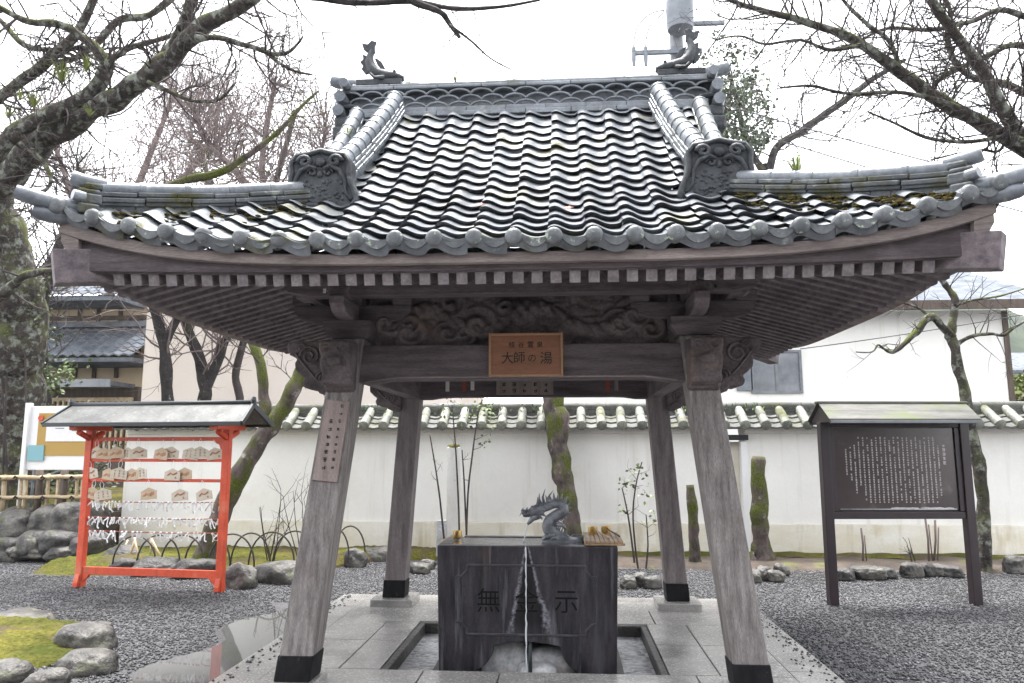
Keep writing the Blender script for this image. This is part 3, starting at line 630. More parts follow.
# eave end discs and aprons
def eave_discs(fn, half, ncol, out, par):
    mb = MB(); p = 2 * half / ncol; out = V(out)
    for k in range(ncol + 1):
        a = -half + (k + PHS) * p
        if k == ncol: a = half - .02
        c = fn(a, 0) + V((0, 0, .022))
        mb.tube([c - out * .03, c + out * .03, c + out * .042, c + out * .050], [.046, .048, .043, .028], 16)
        if k < ncol:
            n = 8; vs = []
            for i in range(n + 1):
                u = .18 + .64 * i / n; q = fn(min(half, a + p * u), 0); zt = wave(u + PHS) + .028
                vs += [q + out * .028 + V((0, 0, zt)), q + out * .028 + V((0, 0, zt - .050 + .026 * abs(2 * i / n - 1) ** 2))]
            m0 = len(vs); vs += [v_ - out * .02 for v_ in vs]
            fs = []
            for i in range(n):
                j = 2 * i; fs += [(j, j + 1, j + 3, j + 2), (m0 + j, m0 + j + 2, m0 + j + 3, m0 + j + 1), (j, j + 2, m0 + j + 2, m0 + j), (j + 1, m0 + j + 1, m0 + j + 3, j + 3)]
            mb.add(vs, fs)
    return pb(mb, 'eave_tiles', M['eave'], smooth=True, angle=40)
M['eave'] = mottled('eave_tile', (.075, .082, .088), (.15, .16, .168), 6, rough=.5, bump=.3, bscale=50, fine=.3, spec=.5, spots=[((.40, .46, .34), 24, .60, .66), ((.055, .06, .06), 5, .58, .72)])
eave_discs(front_pt, EX, NC, (0, -1, 0), None); eave_discs(rear_pt, EX, NC, (0, 1, 0), None)
for sx in (-1, 1): eave_discs(lambda a, d: side_pt(a, d, sx), EY, 20, (sx, 0, 0), None)
# ---- fascia boards following the eave curve
def fascia(name, m, y_out, thick, ztop, zbot, ext):
    n = 44; vs = []; fs = []
    for i in range(n + 1):
        a = -ext + 2 * ext * i / n
        for (yy, zz) in ((y_out, zbot(a)), (y_out, ztop(a)), (y_out + thick, ztop(a)), (y_out + thick, zbot(a))): vs.append((PX + a, yy, zz))
    for i in range(n):
        j = 4 * i; fs += [(j + k, j + 4 + k, j + 4 + (k + 1) % 4, j + (k + 1) % 4) for k in range(4)]
    fs += [(0, 1, 2, 3), tuple(4 * n + k for k in (3, 2, 1, 0))]
    mb = MB().add(vs, fs); o = pb(mb, name, m, bev=.004)
    mb2 = MB().add([(v_[0], 2 * PY - v_[1], v_[2]) for v_ in vs], fs); pb(mb2, name, m, bev=.004); return o
zt_f = lambda a: 2.652 + .25 * (min(1, abs(a) / EX)) ** 4.2
fascia('fascia_board', M['wood_fascia'], PY - EY + .03, .05, zt_f, lambda a: zt_f(a) - .058 - .02 * (abs(a) / EX) ** 4, 2.60)
fascia('eave_board', M['wood_x'], PY - EY + .075, .08, lambda a: zt_f(a) - .056, lambda a: zf(PX + a, -1.78) + .070, 2.52)
for sx in (-1, 1):
    mb = MB(); n = 30; vs = []; fs = []
    for i in range(n + 1):
        a = -2.16 + 4.32 * i / n; zt = 2.652 + .25 * (min(1, abs(a) / EY)) ** 4.2
        x0, x1 = PX + sx * (EX - .03), PX + sx * (EX - .13)
        for (xx, zz) in ((x0, zt - .115), (x0, zt), (x1, zt), (x1 - sx * .02, zs(PX + 2.5) + .066)): vs.append((xx, PY + a, zz))
    for i in range(n):
        j = 4 * i; fs += [(j + k, j + 4 + k, j + 4 + (k + 1) % 4, j + (k + 1) % 4) for k in range(4)]
    fs += [(0, 1, 2, 3), tuple(4 * n + k for k in (3, 2, 1, 0))]
    pb(mb.add(vs, fs), 'fascia_board', M['wood_fascia'], bev=.004)
    for sy in (-1, 1):            # hip rafters with a slanted cut end
        a = V((PX + sx * 1.16, PY + sy * .98, 2.88)); c = V((PX + sx * 2.60, PY + sy * 2.19, 2.60))
        pb(MB().beam(a, c, .13, .19, wd2=.125, ht2=.20), 'hip_rafter', M['wood_y'], bev=.008)
        # upswept corner tiles
        base_ = front_pt(sx * EX, 0) if sy < 0 else V((front_pt(sx * EX, 0).x, 2 * PY - front_pt(sx * EX, 0).y, front_pt(sx * EX, 0).z))
        dr = V((sx * .78, sy * .55, 0)).normalized(); mb = MB()
        mb.tube([base_ + dr * t_ + V((0, 0, .02 + .10 * max(0, t_ + .1) + .6 * max(0, t_) ** 2)) for t_ in (-.45, -.3, -.1, .0, .08, .14, .19)], [.048, .05, .05, .05, .048, .045, .036], 12)
        mb.tube([base_ + dr * t_ + V((0, 0, -.045 + .05 * max(0, t_) + .55 * max(0, t_) ** 2)) for t_ in (-.2, -.05, .02, .07, .10)], [.042, .044, .044, .040, .03], 10, flat=1.0)
        pb(mb, 'corner_tile', M['tile_ridge'], smooth=True, angle=40)
# ---- ridges
def ridge_path(path, rows, cap_r, cap_len, name, wide=.17, mc='tile_ridge'):
    """stacked flat courses with round cap tiles along a path"""
    path = [V(p) for p in path]; L = [0]
    for i in range(1, len(path)): L.append(L[-1] + (path[i] - path[i - 1]).length)
    def pt(s_):
        s_ = max(0, min(L[-1], s_))
        for i in range(1, len(path)):
            if s_ <= L[i] + 1e-9: return path[i - 1].lerp(path[i], (s_ - L[i - 1]) / (L[i] - L[i - 1]))
        return path[-1]
    mb = MB(); rng = random.Random(len(path)); nseg = max(2, round(L[-1] / cap_len))
    for r_ in range(rows):
        ww = wide * (1 - .10 * r_); zz = .0 + .036 * r_; nn = nseg + (r_ % 2)
        for i in range(nn):
            a, c = pt(L[-1] * i / nn + .003), pt(L[-1] * (i + 1) / nn - .003); j = rng.uniform(-.004, .004)
            mb.beam(a + V((0, 0, zz + j)), c + V((0, 0, zz + j)), ww * 1.0, .028)
            mb.beam(a + V((0, 0, zz - .02)), c + V((0, 0, zz - .02)), ww * .82, .03)
    for i in range(12): mb.beam(pt(L[-1] * i / 12) - V((0, 0, .10)), pt(L[-1] * (i + 1) / 12) - V((0, 0, .10)), wide * .62, .15)
    o1 = pb(mb, name + '_courses', M[mc], bev=.006)
    mb = MB(); zz = .036 * rows + cap_r * .15
    for i in range(nseg):
        a, c = pt(L[-1] * i / nseg), pt(L[-1] * (i + 1) / nseg); d = (c - a); up_ = V((0, 0, zz)); j = V((rng.uniform(-.004, .004), 0, rng.uniform(-.005, .005)))
        mb.tube([a + up_ + j, a + up_ + d * .12 + j, a + up_ + d * .14 + j, c + up_ + d * .04 + j], [cap_r * 1.10, cap_r * 1.10, cap_r, cap_r * .95], 14)
    pb(mb, name + '_caps', M['tile_ridge'], smooth=True, angle=40, parent=o1)
    return o1
# onigawara: flared shield with brow, eyes, scrolls
def onigawara(c, rz, sc_, name='demon_tile'):
    out = [(-.20, 0), (-.225, .04), (-.205, .10), (-.18, .15), (-.172, .21), (-.178, .27), (-.145, .315), (-.07, .325), (0, .345), (.07, .325), (.145, .315), (.178, .27), (.172, .21), (.18, .15), (.205, .10), (.225, .04), (.20, 0), (.12, -.02), (.06, .005), (-.06, .005), (-.12, -.02)]
    Mx = Matrix.Translation(c) @ Matrix.Rotation(rz, 4, 'Z') @ Matrix.Rotation(R(90), 4, 'X') @ Matrix.Diagonal((sc_, sc_, sc_, 1))
    mb = MB().prism(out, Mx @ Matrix.Translation((0, 0, -.08)), .10); o1 = pb(mb, name, M['oni'], bev=.012)
    mb = MB(); T = lambda x_, y_, z_: Mx @ V((x_, y_, z_))
    rim = [(a * .93, .012 + h * .93) for a, h in out]; mb.tube([T(a, h, .022) for a, h in rim + rim[:1]], .016 * sc_, 6)
    for q in (-1, 1):
        mb.tube([T(q * (.085 + .04 * (1 - i / 20) * math.cos(i * .5)), .265 + .035 * (1 - i / 20) * math.sin(i * .5), .035) for i in range(18)], .013 * sc_, 6)
        mb.tube([T(q * .02, .225, .03), T(q * .06, .24, .034), T(q * .11, .215, .03), T(q * .14, .16, .025), T(q * .145, .09, .022), T(q * .18, .045, .022)], [.010 * sc_, .014 * sc_, .013 * sc_, .011 * sc_, .010 * sc_, .012 * sc_], 6)
        mb.tube([T(q * (.045 + .028 * (1 - i / 16) * math.cos(i * .55)), .205 + .026 * (1 - i / 16) * math.sin(i * .55), .026) for i in range(14)], .008 * sc_, 5)
    mb.blob(T(0, .265, .02), (.035 * sc_, .018 * sc_, .028 * sc_), 2, .1, 2, flatbot=False); mb.blob(T(0, .195, .018), (.018 * sc_, .014 * sc_, .022 * sc_), 4, .1, 2, flatbot=False)
    rng = random.Random(3)
    for i in range(60): mb.blob(T(rng.uniform(-.14, .14), rng.uniform(.015, .165), .018), (.012 * sc_ * rng.uniform(.5, 1.2), .008 * sc_, .012 * sc_), i, .2, 1, flatbot=False)
    pb(mb, 'demon_face', M['oni'], parent=o1, smooth=True)
    return o1
for sx in (-1, 1):
    dpath = []
    for i in range(9):
        t_ = i / 8; yy = .10 + (-1.02 - .10) * t_; a = 1.11 + .20 * t_; d = yy - (PY - EY); p = front_pt(sx * a, d); dpath.append(p + V((0, 0, .085 + .02 * (1 - t_))))
    ridge_path(dpath, 3, .066, .125, 'descending_ridge', .19)
    onigawara((PX + sx * 1.325, -1.10, front_pt(sx * 1.32, .82).z - .045), 0, 1.22)
    rp = [V((p.x, 2 * PY - p.y, p.z)) for p in dpath]; ridge_path(rp, 3, .066, .16, 'descending_ridge', .19)
    # verge roll on the gable edge outside it
    vp = [front_pt(sx * 1.44, d) + V((0, 0, .05)) for d in np.linspace(2.0, 1.15, 6)]; ridge_path(vp, 1, .06, .16, 'verge_roll', .13)
    vp = [rear_pt(sx * 1.44, d) + V((0, 0, .05)) for d in np.linspace(2.0, 1.15, 6)]; ridge_path(vp, 1, .06, .16, 'verge_roll', .13)
    for sy in (-1, 1):
        hp = []
        for i in range(9):
            s_ = 1.0 - .86 * i / 8; p = front_pt(sx * (EX - HXs * s_), HD * s_)
            if sy > 0: p = V((p.x, 2 * PY - p.y, p.z))
            hp.append(p + V((0, 0, .035 + .015 * (1 - s_) ** 2)))
        ridge_path(hp, 2, .046, .24, 'corner_ridge', .15, 'tile_mossy')
        e_ = hp[-1]; dr = V((sx * .82, sy * .57, 0)); rz = math.atan2(dr.x, -dr.y) if sy < 0 else math.atan2(dr.x, -dr.y)
        mb = MB(); Mx = Matrix.Translation(e_ + dr * .03) @ Matrix.Rotation(math.atan2(dr.y, dr.x), 4, 'Z')
        for (x0, x1, hw, z0, z1) in ((-.05, .06, .105, -.10, -.04), (-.06, .045, .09, -.038, .025), (-.05, .065, .08, .027, .055), (-.06, .035, .07, .057, .095)): mb.box(x0, x1, -hw, hw, z0, z1, Mx)
        ot = pb(mb, 'corner_demon_tile', M['tile_mossy'], bev=.012)
        mb = MB(); mb.tube([Mx @ V(q) for q in ((-.08, 0, .11), (-.02, 0, .113), (.05, 0, .118), (.09, 0, .125), (.105, 0, .128))], [.038, .040, .042, .044, .038], 12)
        mb.tube([Mx @ V(q) for q in ((.03, .06, .0), (.09, .08, .005))], [.035, .03], 10); mb.tube([Mx @ V(q) for q in ((.03, -.06, .0), (.09, -.08, .005))], [.035, .03], 10)
        pb(mb, 'finial_roll', M['tile_ridge'], parent=ot, smooth=True, angle=40)
# gables
for sx in (-1, 1):
    pts = [(-(2.2 - d), Pz(d) - .03) for d in np.linspace(.85, 2.1, 8)] + [((2.2 - d), Pz(d) - .03) for d in np.linspace(2.1, .85, 8)]
    Mx = Matrix.Translation((PX + sx * 1.36 - .02, PY, 0)) @ Matrix(((0, 0, 1, 0), (1, 0, 0, 0), (0, 1, 0, 0), (0, 0, 0, 1)))
    pb(MB().prism(pts, Mx, .04), 'gable_wall', M['wood_x'])
    mb = MB()
    for sy in (-1, 1):
        for d0, d1 in zip(np.linspace(.75, 2.0, 7)[:-1], np.linspace(.75, 2.0, 7)[1:]):
            mb.beam((PX + sx * 1.46, PY + sy * (2.2 - d0), Pz(d0) - .09), (PX + sx * 1.46, PY + sy * (2.2 - d1 - .005), Pz(d1) - .09), .04, .13)
    pb(mb, 'bargeboard', M['wood_fascia'])
# main ridge
RZ = 4.40; RX = 1.53
mb = MB(); rng = random.Random(8)
for (z0, z1, hw, n, o_) in ((0, .04, .16, 8, 0), (.042, .085, .145, 9, .1), (.262, .29, .135, 8, .05), (.292, .318, .12, 9, 0)):
    for i in range(n): mb.box(PX - RX + 2 * RX * i / n + .002, PX - RX + 2 * RX * (i + 1) / n - .002, PY - hw, PY + hw, RZ + z0 + rng.uniform(-.003, .003), RZ + z1)
mb.box(PX - RX, PX + RX, PY - .015, PY + .015, RZ - .15, RZ + .262); mb.box(PX - RX, PX + RX, PY - .10, PY + .10, RZ - .10, RZ - .003)
ridge = pb(mb, 'main_ridge', M['tile_ridge'], bev=.006)
mb = MB(); NA = 16; pw = 2 * RX / NA
for side in (-1, 1):
    mb = MB()
    for row in range(3):
        for i in range(NA + 1):
            cx0 = PX - RX + pw * (i + .5 * (row % 2)); zc = RZ + .088 + .058 * row; pts = []
            for k in range(9):
                a = math.pi * k / 8; xx = cx0 + pw * .5 * math.cos(a)
                if PX - RX - .01 <= xx <= PX + RX + .01: pts.append((xx, PY + side * (.108 + .012 * math.sin(a)), zc + .046 * math.sin(a)))
            if len(pts) > 2: mb.tube(pts, .0105, 6)
    pb(mb, 'wave_lattice', M['tile_ridge'], parent=ridge, smooth=True)

mb = MB(); n = 13
for i in range(n):
    a, c = PX - RX + 2 * RX * i / n, PX - RX + 2 * RX * (i + 1) / n; zz = RZ + .322 + rng.uniform(-.003, .003)
    mb.tube([(a, PY, zz), (a + .03, PY, zz), (a + .032, PY, zz), (c + .01, PY, zz)], [.068, .068, .060, .058], 14)
pb(mb, 'ridge_caps', M['tile_ridge'], parent=ridge, smooth=True, angle=40)
for sx in (-1, 1):                # ridge end: stacked rolls and blocks
    mb = MB(); x0 = PX + sx * (RX + .0)
    for (z0, z1, l, hw) in ((-.08, .02, .12, .17), (.10, .14, .12, .14), (.235, .275, .12, .13), (-.2, -.08, .13, .19)): mb.box(*sorted((x0 - sx * .06, x0 + sx * l)), PY - hw, PY + hw, RZ + z0, RZ + z1)
    e1 = pb(mb, 'ridge_end_tile', M['oni'], bev=.02); mb = MB()
    for (zz, l, r_) in ((.06, .14, .055), (.185, .13, .055), (.31, .10, .045)): mb.tube([(x0 + sx * (l - .06), PY - .20, RZ + zz), (x0 + sx * (l - .05), PY, RZ + zz + .015), (x0 + sx * (l - .06), PY + .20, RZ + zz)], [r_ * .9, r_, r_ * .9], 12)
    mb.tube([(x0 - sx * .10, PY, RZ + .375), (x0 + sx * .05, PY, RZ + .39), (x0 + sx * .16, PY, RZ + .415), (x0 + sx * .20, PY, RZ + .43)], [.05, .052, .058, .05], 12)
    pb(mb, 'finial_roll', M['tile_ridge'], parent=e1, smooth=True, angle=40)
# fish ornaments on the ridge: head down on the ridge facing in, body curling up, tail fin at the top
def fish(cx0, sx):
    mb = MB(); zb = RZ + .375; T = lambda u, zz, yy=0: V((cx0 + sx * u, PY + yy, zb + zz))      # u: outwards
    mb.box(*sorted((cx0 - .20, cx0 + .20)), PY - .06, PY + .06, zb - .02, zb + .028)
    body = [(-.21, .055), (-.14, .07), (-.06, .075), (.02, .095), (.075, .15), (.10, .215), (.095, .28), (.075, .325)]
    rad = [.026, .052, .066, .070, .064, .052, .038, .028]
    mb.tube([T(*p) for p in body], rad, 12, flat=.8)
    o1 = pb(mb, 'fish_ornament', M['oni'], smooth=True, angle=50)
    mb = MB()
    def fin(pts, t_=.014):
        vs = [T(u, zz, -t_) for u, zz in pts] + [T(u, zz, t_) for u, zz in pts]; n = len(pts)
        mb.add(vs, [tuple(range(n)), tuple(range(n, 2 * n))[::-1]] + [(i, (i + 1) % n, n + (i + 1) % n, n + i) for i in range(n)])
    fin([(.05, .30), (.11, .30), (.155, .335), (.175, .40), (.12, .385), (.085, .42), (.04, .405), (.055, .36)])
    fin([(.13, .10), (.17, .15), (.155, .18), (.185, .22), (.155, .24), (.165, .29), (.11, .27), (.09, .12)])
    fin([(-.02, .13), (.03, .19), (.055, .25), (.03, .245), (-.01, .215), (-.045, .15)])
    pb(mb, 'fin', M['oni'], parent=o1, bev=.004)
    mb = MB(); mb.tube([T(-.215, .045), T(-.16, .035), T(-.10, .04)], [.018, .024, .02], 8)
    for q in (-1, 1): mb.blob(T(-.135, .105, q * .038), (.016, .014, .016), 1, .1, 1, flatbot=False); mb.tube([T(-.05, .04, q * .06), T(.03, .02, q * .10), T(.06, .06, q * .11)], [.02, .014, .006], 6)
    pb(mb, 'fish_jaw', M['oni'], parent=o1, smooth=True)
fish(PX - 1.30, -1); fish(PX + 1.33, 1)
# grass growing on the roof
def tuft(mb, c, n, h, sp, rng, wd=.008):
    for i in range(n):
        a = rng.uniform(0, 6.28); l = h * rng.uniform(.5, 1); d = V((math.cos(a), math.sin(a), 0)) * sp * rng.uniform(.2, 1); s_ = V((-math.sin(a), math.cos(a), 0)) * wd
        p0 = V(c); p1 = p0 + d * .5 + V((0, 0, l * .7)); p2 = p0 + d + V((0, 0, l * .95 - .3 * d.length))
        mb.add([p0 - s_, p0 + s_, p1 + s_ * .8, p1 - s_ * .8, p2], [(0, 1, 2, 3), (3, 2, 4)])
rng = random.Random(61); mb = MB()
for k in range(330):
    sx = 1 if rng.random() < .72 else -1; s_ = rng.uniform(.12, .98); off = abs(rng.gauss(0, .10)) + .06
    p = front_pt(sx * (EX - HXs * s_ - off * .3), max(.02, HD * s_ - off)) + V((0, 0, .02)); r_ = rng.uniform(.007, .019)
    mb.blob((p.x + rng.uniform(-.04, .04), p.y, p.z), (r_ * 1.3, r_ * 1.1, r_ * .5), k, .35, 1, flatbot=False)
tag(mb.build('roof_moss', mottled('brown_roof_moss', (.035, .035, .012), (.12, .09, .03), 9, rough=.95, bump=.8, bscale=60, fine=.4, spec=.1), smooth=True), 'brown green moss crumbs gathered along the corner ridges of the roof', 'moss', kind='stuff')
rng = random.Random(12); TUFTS = []
for (px, py, Y, h, nm) in ((141, 0, 0, 0, 0),): pass
for (p, h, n, lab) in ((front_pt(-1.40, 1.62) + V((0, 0, .12)), .17, 12, 'tall green weed sprouting on the roof beside the left ridge end'),
                    (V((PX - .62, PY - .05, RZ + .345)), .18, 6, 'thin pale weed on top of the main ridge'),
                    (front_pt(1.76, .60) + V((0, 0, .12)), .24, 26, 'green weed clump on the right corner ridge of the roof'),
                    (front_pt(1.42, 1.2) + V((0, 0, .16)), .12, 12, 'small green weed behind the right demon face tile'),
                    (front_pt(-1.53, .82) + V((0, 0, .17)), .09, 10, 'short weed tuft behind the left demon face tile')):
    mb = MB(); tuft(mb, p, n, h, h * .8, rng, .006); tag(mb.build('roof_weed', M['leaf_lime'], nrm=False), lab, 'weed', 'weeds growing on the pavilion roof')
for (a, d, lab) in ((.34, .52, 'red fallen maple leaf on the roof tiles, right of the centre'), (-.22, .62, 'red fallen maple leaf on the roof tiles, left of the centre')):
    p = front_pt(a, d) + V((0, -.01, .055)); mb = MB(); pts = []
    for i in range(10): r_ = .034 if i % 2 == 0 else .014; pts.append((r_ * math.cos(i * .628), r_ * math.sin(i * .628)))
    mb.prism(pts, Matrix.Translation(p) @ Matrix.Rotation(R(35), 4, 'X'), .002); tag(mb.build('fallen_leaf', M['leaf_red']), lab, 'leaf', 'red leaves on the roof')
# ---- hanging sign boards
sg = empty('name_board', (PX + .045, -.80, 2.07), 0, 'orange wooden name board with black brush lettering on the front beam', 'sign')
MB().box(-.235, .235, -.022, .002, .01, .275).build('board', M['gold_wood'], sg, bev=.003)
mb = MB()
for q in ((-.252, -.235, -.03, .004, -.005, .29), (.235, .252, -.03, .004, -.005, .29), (-.2345, .2345, -.03, .004, -.005, .01), (-.2345, .2345, -.03, .004, .275, .29)): mb.box(*q)
MB.build(mb, 'frame', M['sign_edge'], sg, bev=.003)
for ch, xx, zz, s_ in (('桂', -.095, .208, .046), ('谷', -.032, .208, .044), ('霊', .032, .208, .046), ('泉', .095, .208, .044), ('大', -.125, .115, .088), ('師', -.045, .118, .084), ('の', .042, .115, .062), ('湯', .138, .112, .088)):
    text_obj('lettering', ch, s_, M['ink'], sg, facing(xx, -.0235, zz))
sg2 = empty('rear_board', (PX - .07, 1.225, 2.09), 0, 'faded brown wooden notice in columns of writing on the rear beam', 'sign')
MB().box(-.27, .27, -.01, .012, 0, .19).build('board', M['pale_plank'], sg2, bev=.003)
mb = MB(); rng = random.Random(2)
for i in range(5):
    for j in range(3): scrawl(mb, -.2 + .1 * i, -.0115, .155 - .058 * j, .042, rng, .18)
mb.build('lettering', M['ink'], sg2)

# ================================================================== BASIN
BX, BYF, BYB, BZ0, BZ1 = -.015, -.57, .10, .085, .918
bas = empty('water_basin', (BX, -.23, .025), 0, 'black carved stone water basin with arched opening and white mineral streaks', 'basin')
def bb(mb, name, m, **k): return mb.build(name, m, k.pop('parent', bas), world=True, **k)
def arch_outline():
    pts = [(-.600, BZ0), (-.345, BZ0)]
    for i in range(9): a = math.pi / 2 * i / 8; pts.append((-.335 + .115 * math.sin(a) * .95, BZ0 + .02 + .155 * (1 - math.cos(a)) ** .75))
    pts += [(-.12, BZ0 + .195), (0, BZ0 + .205)]
    right = [(-x_, z_) for x_, z_ in pts[:-1]][::-1]
    return pts + right + [(.622, BZ1), (-.622, BZ1)]
XZ = Matrix(((1, 0, 0, 0), (0, 0, -1, 0), (0, 1, 0, 0), (0, 0, 0, 1)))
body = bb(MB().prism(arch_outline(), Matrix.Translation((BX, BYF + .085, 0)) @ XZ, .085), 'front_slab', M['basin_front'], bev=.008)
bb(MB().add([(BX + sx * a, yy, zz) for sx in (-1, 1) for (a, zz) in ((.600, BZ0), (.622, BZ1), (.535, BZ1), (.515, BZ0)) for yy in (BYF + .087, BYB)],
   [(0, 2, 3, 1), (2, 4, 5, 3), (4, 6, 7, 5), (6, 0, 1, 7), (0, 6, 4, 2), (1, 3, 5, 7), (8, 9, 11, 10), (10, 11, 13, 12), (12, 13, 15, 14), (14, 15, 9, 8), (8, 10, 12, 14), (9, 15, 13, 11)]), 'side_slabs', M['basin'], bev=.006)
bb(MB().box(BX - .513, BX + .513, BYB - .085, BYB - .001, BZ0, BZ1 - .002), 'rear_slab', M['basin'], bev=.006)
bb(MB().box(BX - .513, BX + .513, BYF + .09, BYB - .09, .60, .64), 'inner_floor', M['basin'])
bb(MB().box(BX - .655, BX - .32, BYF - .035, BYB + .03, .02, BZ0 - .002).box(BX + .32, BX + .655, BYF - .035, BYB + .03, .02, BZ0 - .002), 'base_slab', M['basin'], bev=.008)
mw = mottled('basin_water', (.05, .05, .055), (.09, .09, .095), 4, rough=.05, bump=.25, bscale=18, fine=.05, spec=.8)
mb = MB(); mb.add([(BX - .536, BYF + .084, .911), (BX + .536, BYF + .084, .911), (BX + .536, BYB - .084, .911), (BX - .536, BYB - .084, .911)], [(0, 1, 2, 3)]); bb(mb, 'water_surface', mw, nrm=False)
# raised frame with notched corners
def frame_pts(x0, x1, z0, z1, c):
    P_ = [(x0 + c, z1), (x1 - c, z1)]; P_ += [(x1 - c + c * .35 * math.sin(a) if False else x1 - c, z1 - c * .45), (x1 - c * .45, z1 - c), (x1, z1 - c)]
    P_ += [(x1, z0 + c), (x1 - c * .45, z0 + c), (x1 - c, z0 + c * .45), (x1 - c, z0), (x0 + c, z0), (x0 + c, z0 + c * .45), (x0 + c * .45, z0 + c), (x0, z0 + c), (x0, z1 - c), (x0 + c * .45, z1 - c), (x0 + c, z1 - c * .45), (x0 + c, z1)]
    return P_
mb = MB(); fp = frame_pts(BX - .485, BX + .475, .335, .79, .075)
for (a, c) in zip(fp[:-1], fp[1:]): mb.beam((a[0], BYF - .001, a[1]), (c[0], BYF - .001, c[1]), .014, .014, up=(0, 1, 0))
bb(mb, 'carved_border', M['basin_edge'] if 'basin_edge' in M else mottled('worn_basin_edge', (.014, .013, .016), (.06, .057, .062), 6, rough=.35, bump=.3, fine=.3), bev=.004)
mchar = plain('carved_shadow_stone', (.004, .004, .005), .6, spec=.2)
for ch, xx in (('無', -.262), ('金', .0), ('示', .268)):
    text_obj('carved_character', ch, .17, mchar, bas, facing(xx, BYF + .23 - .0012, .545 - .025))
# mineral crust where the overflow runs down
rng = random.Random(31)
def streak(mb, p0, p1, w0, w1, n=26, th=.004):
    vs = []
    for i in range(n + 1):
        t_ = i / n; xx = p0[0] + (p1[0] - p0[0]) * (t_ ** 1.15) + rng.uniform(-.004, .004); zz = p0[1] + (p1[1] - p0[1]) * t_; ww = (w0 + (w1 - w0) * t_) * rng.uniform(.55, 1.25)
        vs += [(xx - ww, BYF + .001, zz), (xx - ww * .5, BYF - th * rng.uniform(.5, 1.2), zz), (xx + ww * .5, BYF - th * rng.uniform(.5, 1.2), zz), (xx + ww, BYF + .001, zz)]
    fs = [(4 * i + k, 4 * i + k + 1, 4 * i + k + 5, 4 * i + k + 4) for i in range(n) for k in range(3)]
    mb.add(vs, fs)
mb = MB(); mb.tube([(BX - .005 + rng.uniform(-.0025, .0025), BYF - .008 - .003 * (i > 0), .915 - .84 * i / 30) for i in range(31)], [.0055 * rng.uniform(.5, 1.35) for _ in range(31)], 6)
tag(bb(mb, 'overflow_stream', M['jet'], smooth=True, parent=None) if False else mb.build('overflow_stream', M['jet'], smooth=True), 'thin stream of water running down the middle of the black basin', 'water stream')
mb = MB(); mb.tube([(BX + .02, BYF + .03, .03), (BX + .02, BYF + .03, .30)], .014, 10); tag(mb.build('drain_pipe', M['rack_trim'], smooth=True), 'short black pipe standing in the arch under the basin', 'pipe')
for i, (xx, yy, r_, m_, lab) in enumerate(((-.20, -.30, (.20, .16, .17), 'pebbles', 'large pale rust stained stone at the left inside the basin arch'), (.17, -.28, (.20, .17, .14), 'pebbles', 'large pale stone at the right inside the basin arch'), (.07, -.43, (.15, .11, .075), 'pebbles', 'flat wet stone in front under the basin arch'))):
    tag(MB().blob((BX + xx, yy, .025 + r_[2] * .5), r_, 40 + i, .15, 3).build('drain_stone', M[m_], smooth=True), lab, 'stone', 'stones under the basin')

# ---- dragon spout
YD = -.20
drg = empty('dragon_spout', (at(566, 541, YD).x, YD, .898), 0, 'blue grey bronze dragon spout with raised spiky mane on the basin', 'dragon statue')
def D3(u, v_, dy=0): p = at(515 + u / 8.533, 485 + v_ / 8.533, YD); p.y += dy; return p      # surveyed from an enlargement of the dragon
def smooth_path(pts, sub=4):
    pts = [V(p) for p in pts]; out = []
    for i in range(len(pts) - 1):
        p0, p1, p2, p3 = pts[max(i - 1, 0)], pts[i], pts[i + 1], pts[min(i + 2, len(pts) - 1)]
        for k in range(sub):
            t_ = k / sub; out.append(.5 * ((2 * p1) + (p2 - p0) * t_ + (2 * p0 - 5 * p1 + 4 * p2 - p3) * t_ * t_ + (3 * p1 - p0 - 3 * p2 + p3) * t_ ** 3))
    out.append(pts[-1]); return out
def lerp_r(r, m): xs_ = np.linspace(0, 1, len(r)); return [float(v_) for v_ in np.interp(np.linspace(0, 1, m), xs_, r)]
def db(mb, name, par=None, **k): return mb.build(name, M['bronze'], par or drg, world=True, **k)
bp = smooth_path([D3(455, 478, .0), D3(400, 462, .0), D3(330, 425), D3(285, 365, -.01), D3(300, 300, -.01), D3(360, 255), D3(415, 220), D3(400, 172), D3(340, 160), D3(270, 185), D3(215, 205)], 6)
body_ = db(MB().tube(bp, lerp_r([.040, .048, .050, .046, .042, .040, .038, .036, .034, .034, .030], len(bp)), 14), 'body', smooth=True)
mb = MB()
for i in range(4, len(bp) - 8, 2):          # dorsal spines and belly rings
    p = bp[i]; t_ = (bp[i + 1] - bp[i - 1]).normalized(); n_ = V((t_.z, 0, -t_.x)); 
    if n_.x < 0 and i < 20: n_ = -n_
    rr = .05; mb.tube([p + n_ * rr * .7, p + n_ * (rr + .02) + V((0, 0, .012))], [.012, .002], 5)
db(mb, 'back_spines', body_)
head = db(MB().tube([D3(250, 190), D3(205, 208), D3(165, 222), D3(125, 238), D3(88, 246), D3(66, 250)], [.036, .048, .044, .033, .030, .020], 12, flat=.9).blob(tuple(D3(82, 232)), (.024, .028, .019), 1, .25, 2, flatbot=False).blob(tuple(D3(165, 205)), (.036, .042, .024), 2, .3, 2, flatbot=False).blob(tuple(D3(215, 232)), (.034, .044, .03), 3, .35, 2, flatbot=False), 'head', smooth=True)
db(MB().tube([D3(215, 250), D3(180, 268), D3(150, 285), D3(130, 310), D3(108, 335)], [.030, .028, .022, .017, .009], 10), 'lower_jaw', smooth=True)
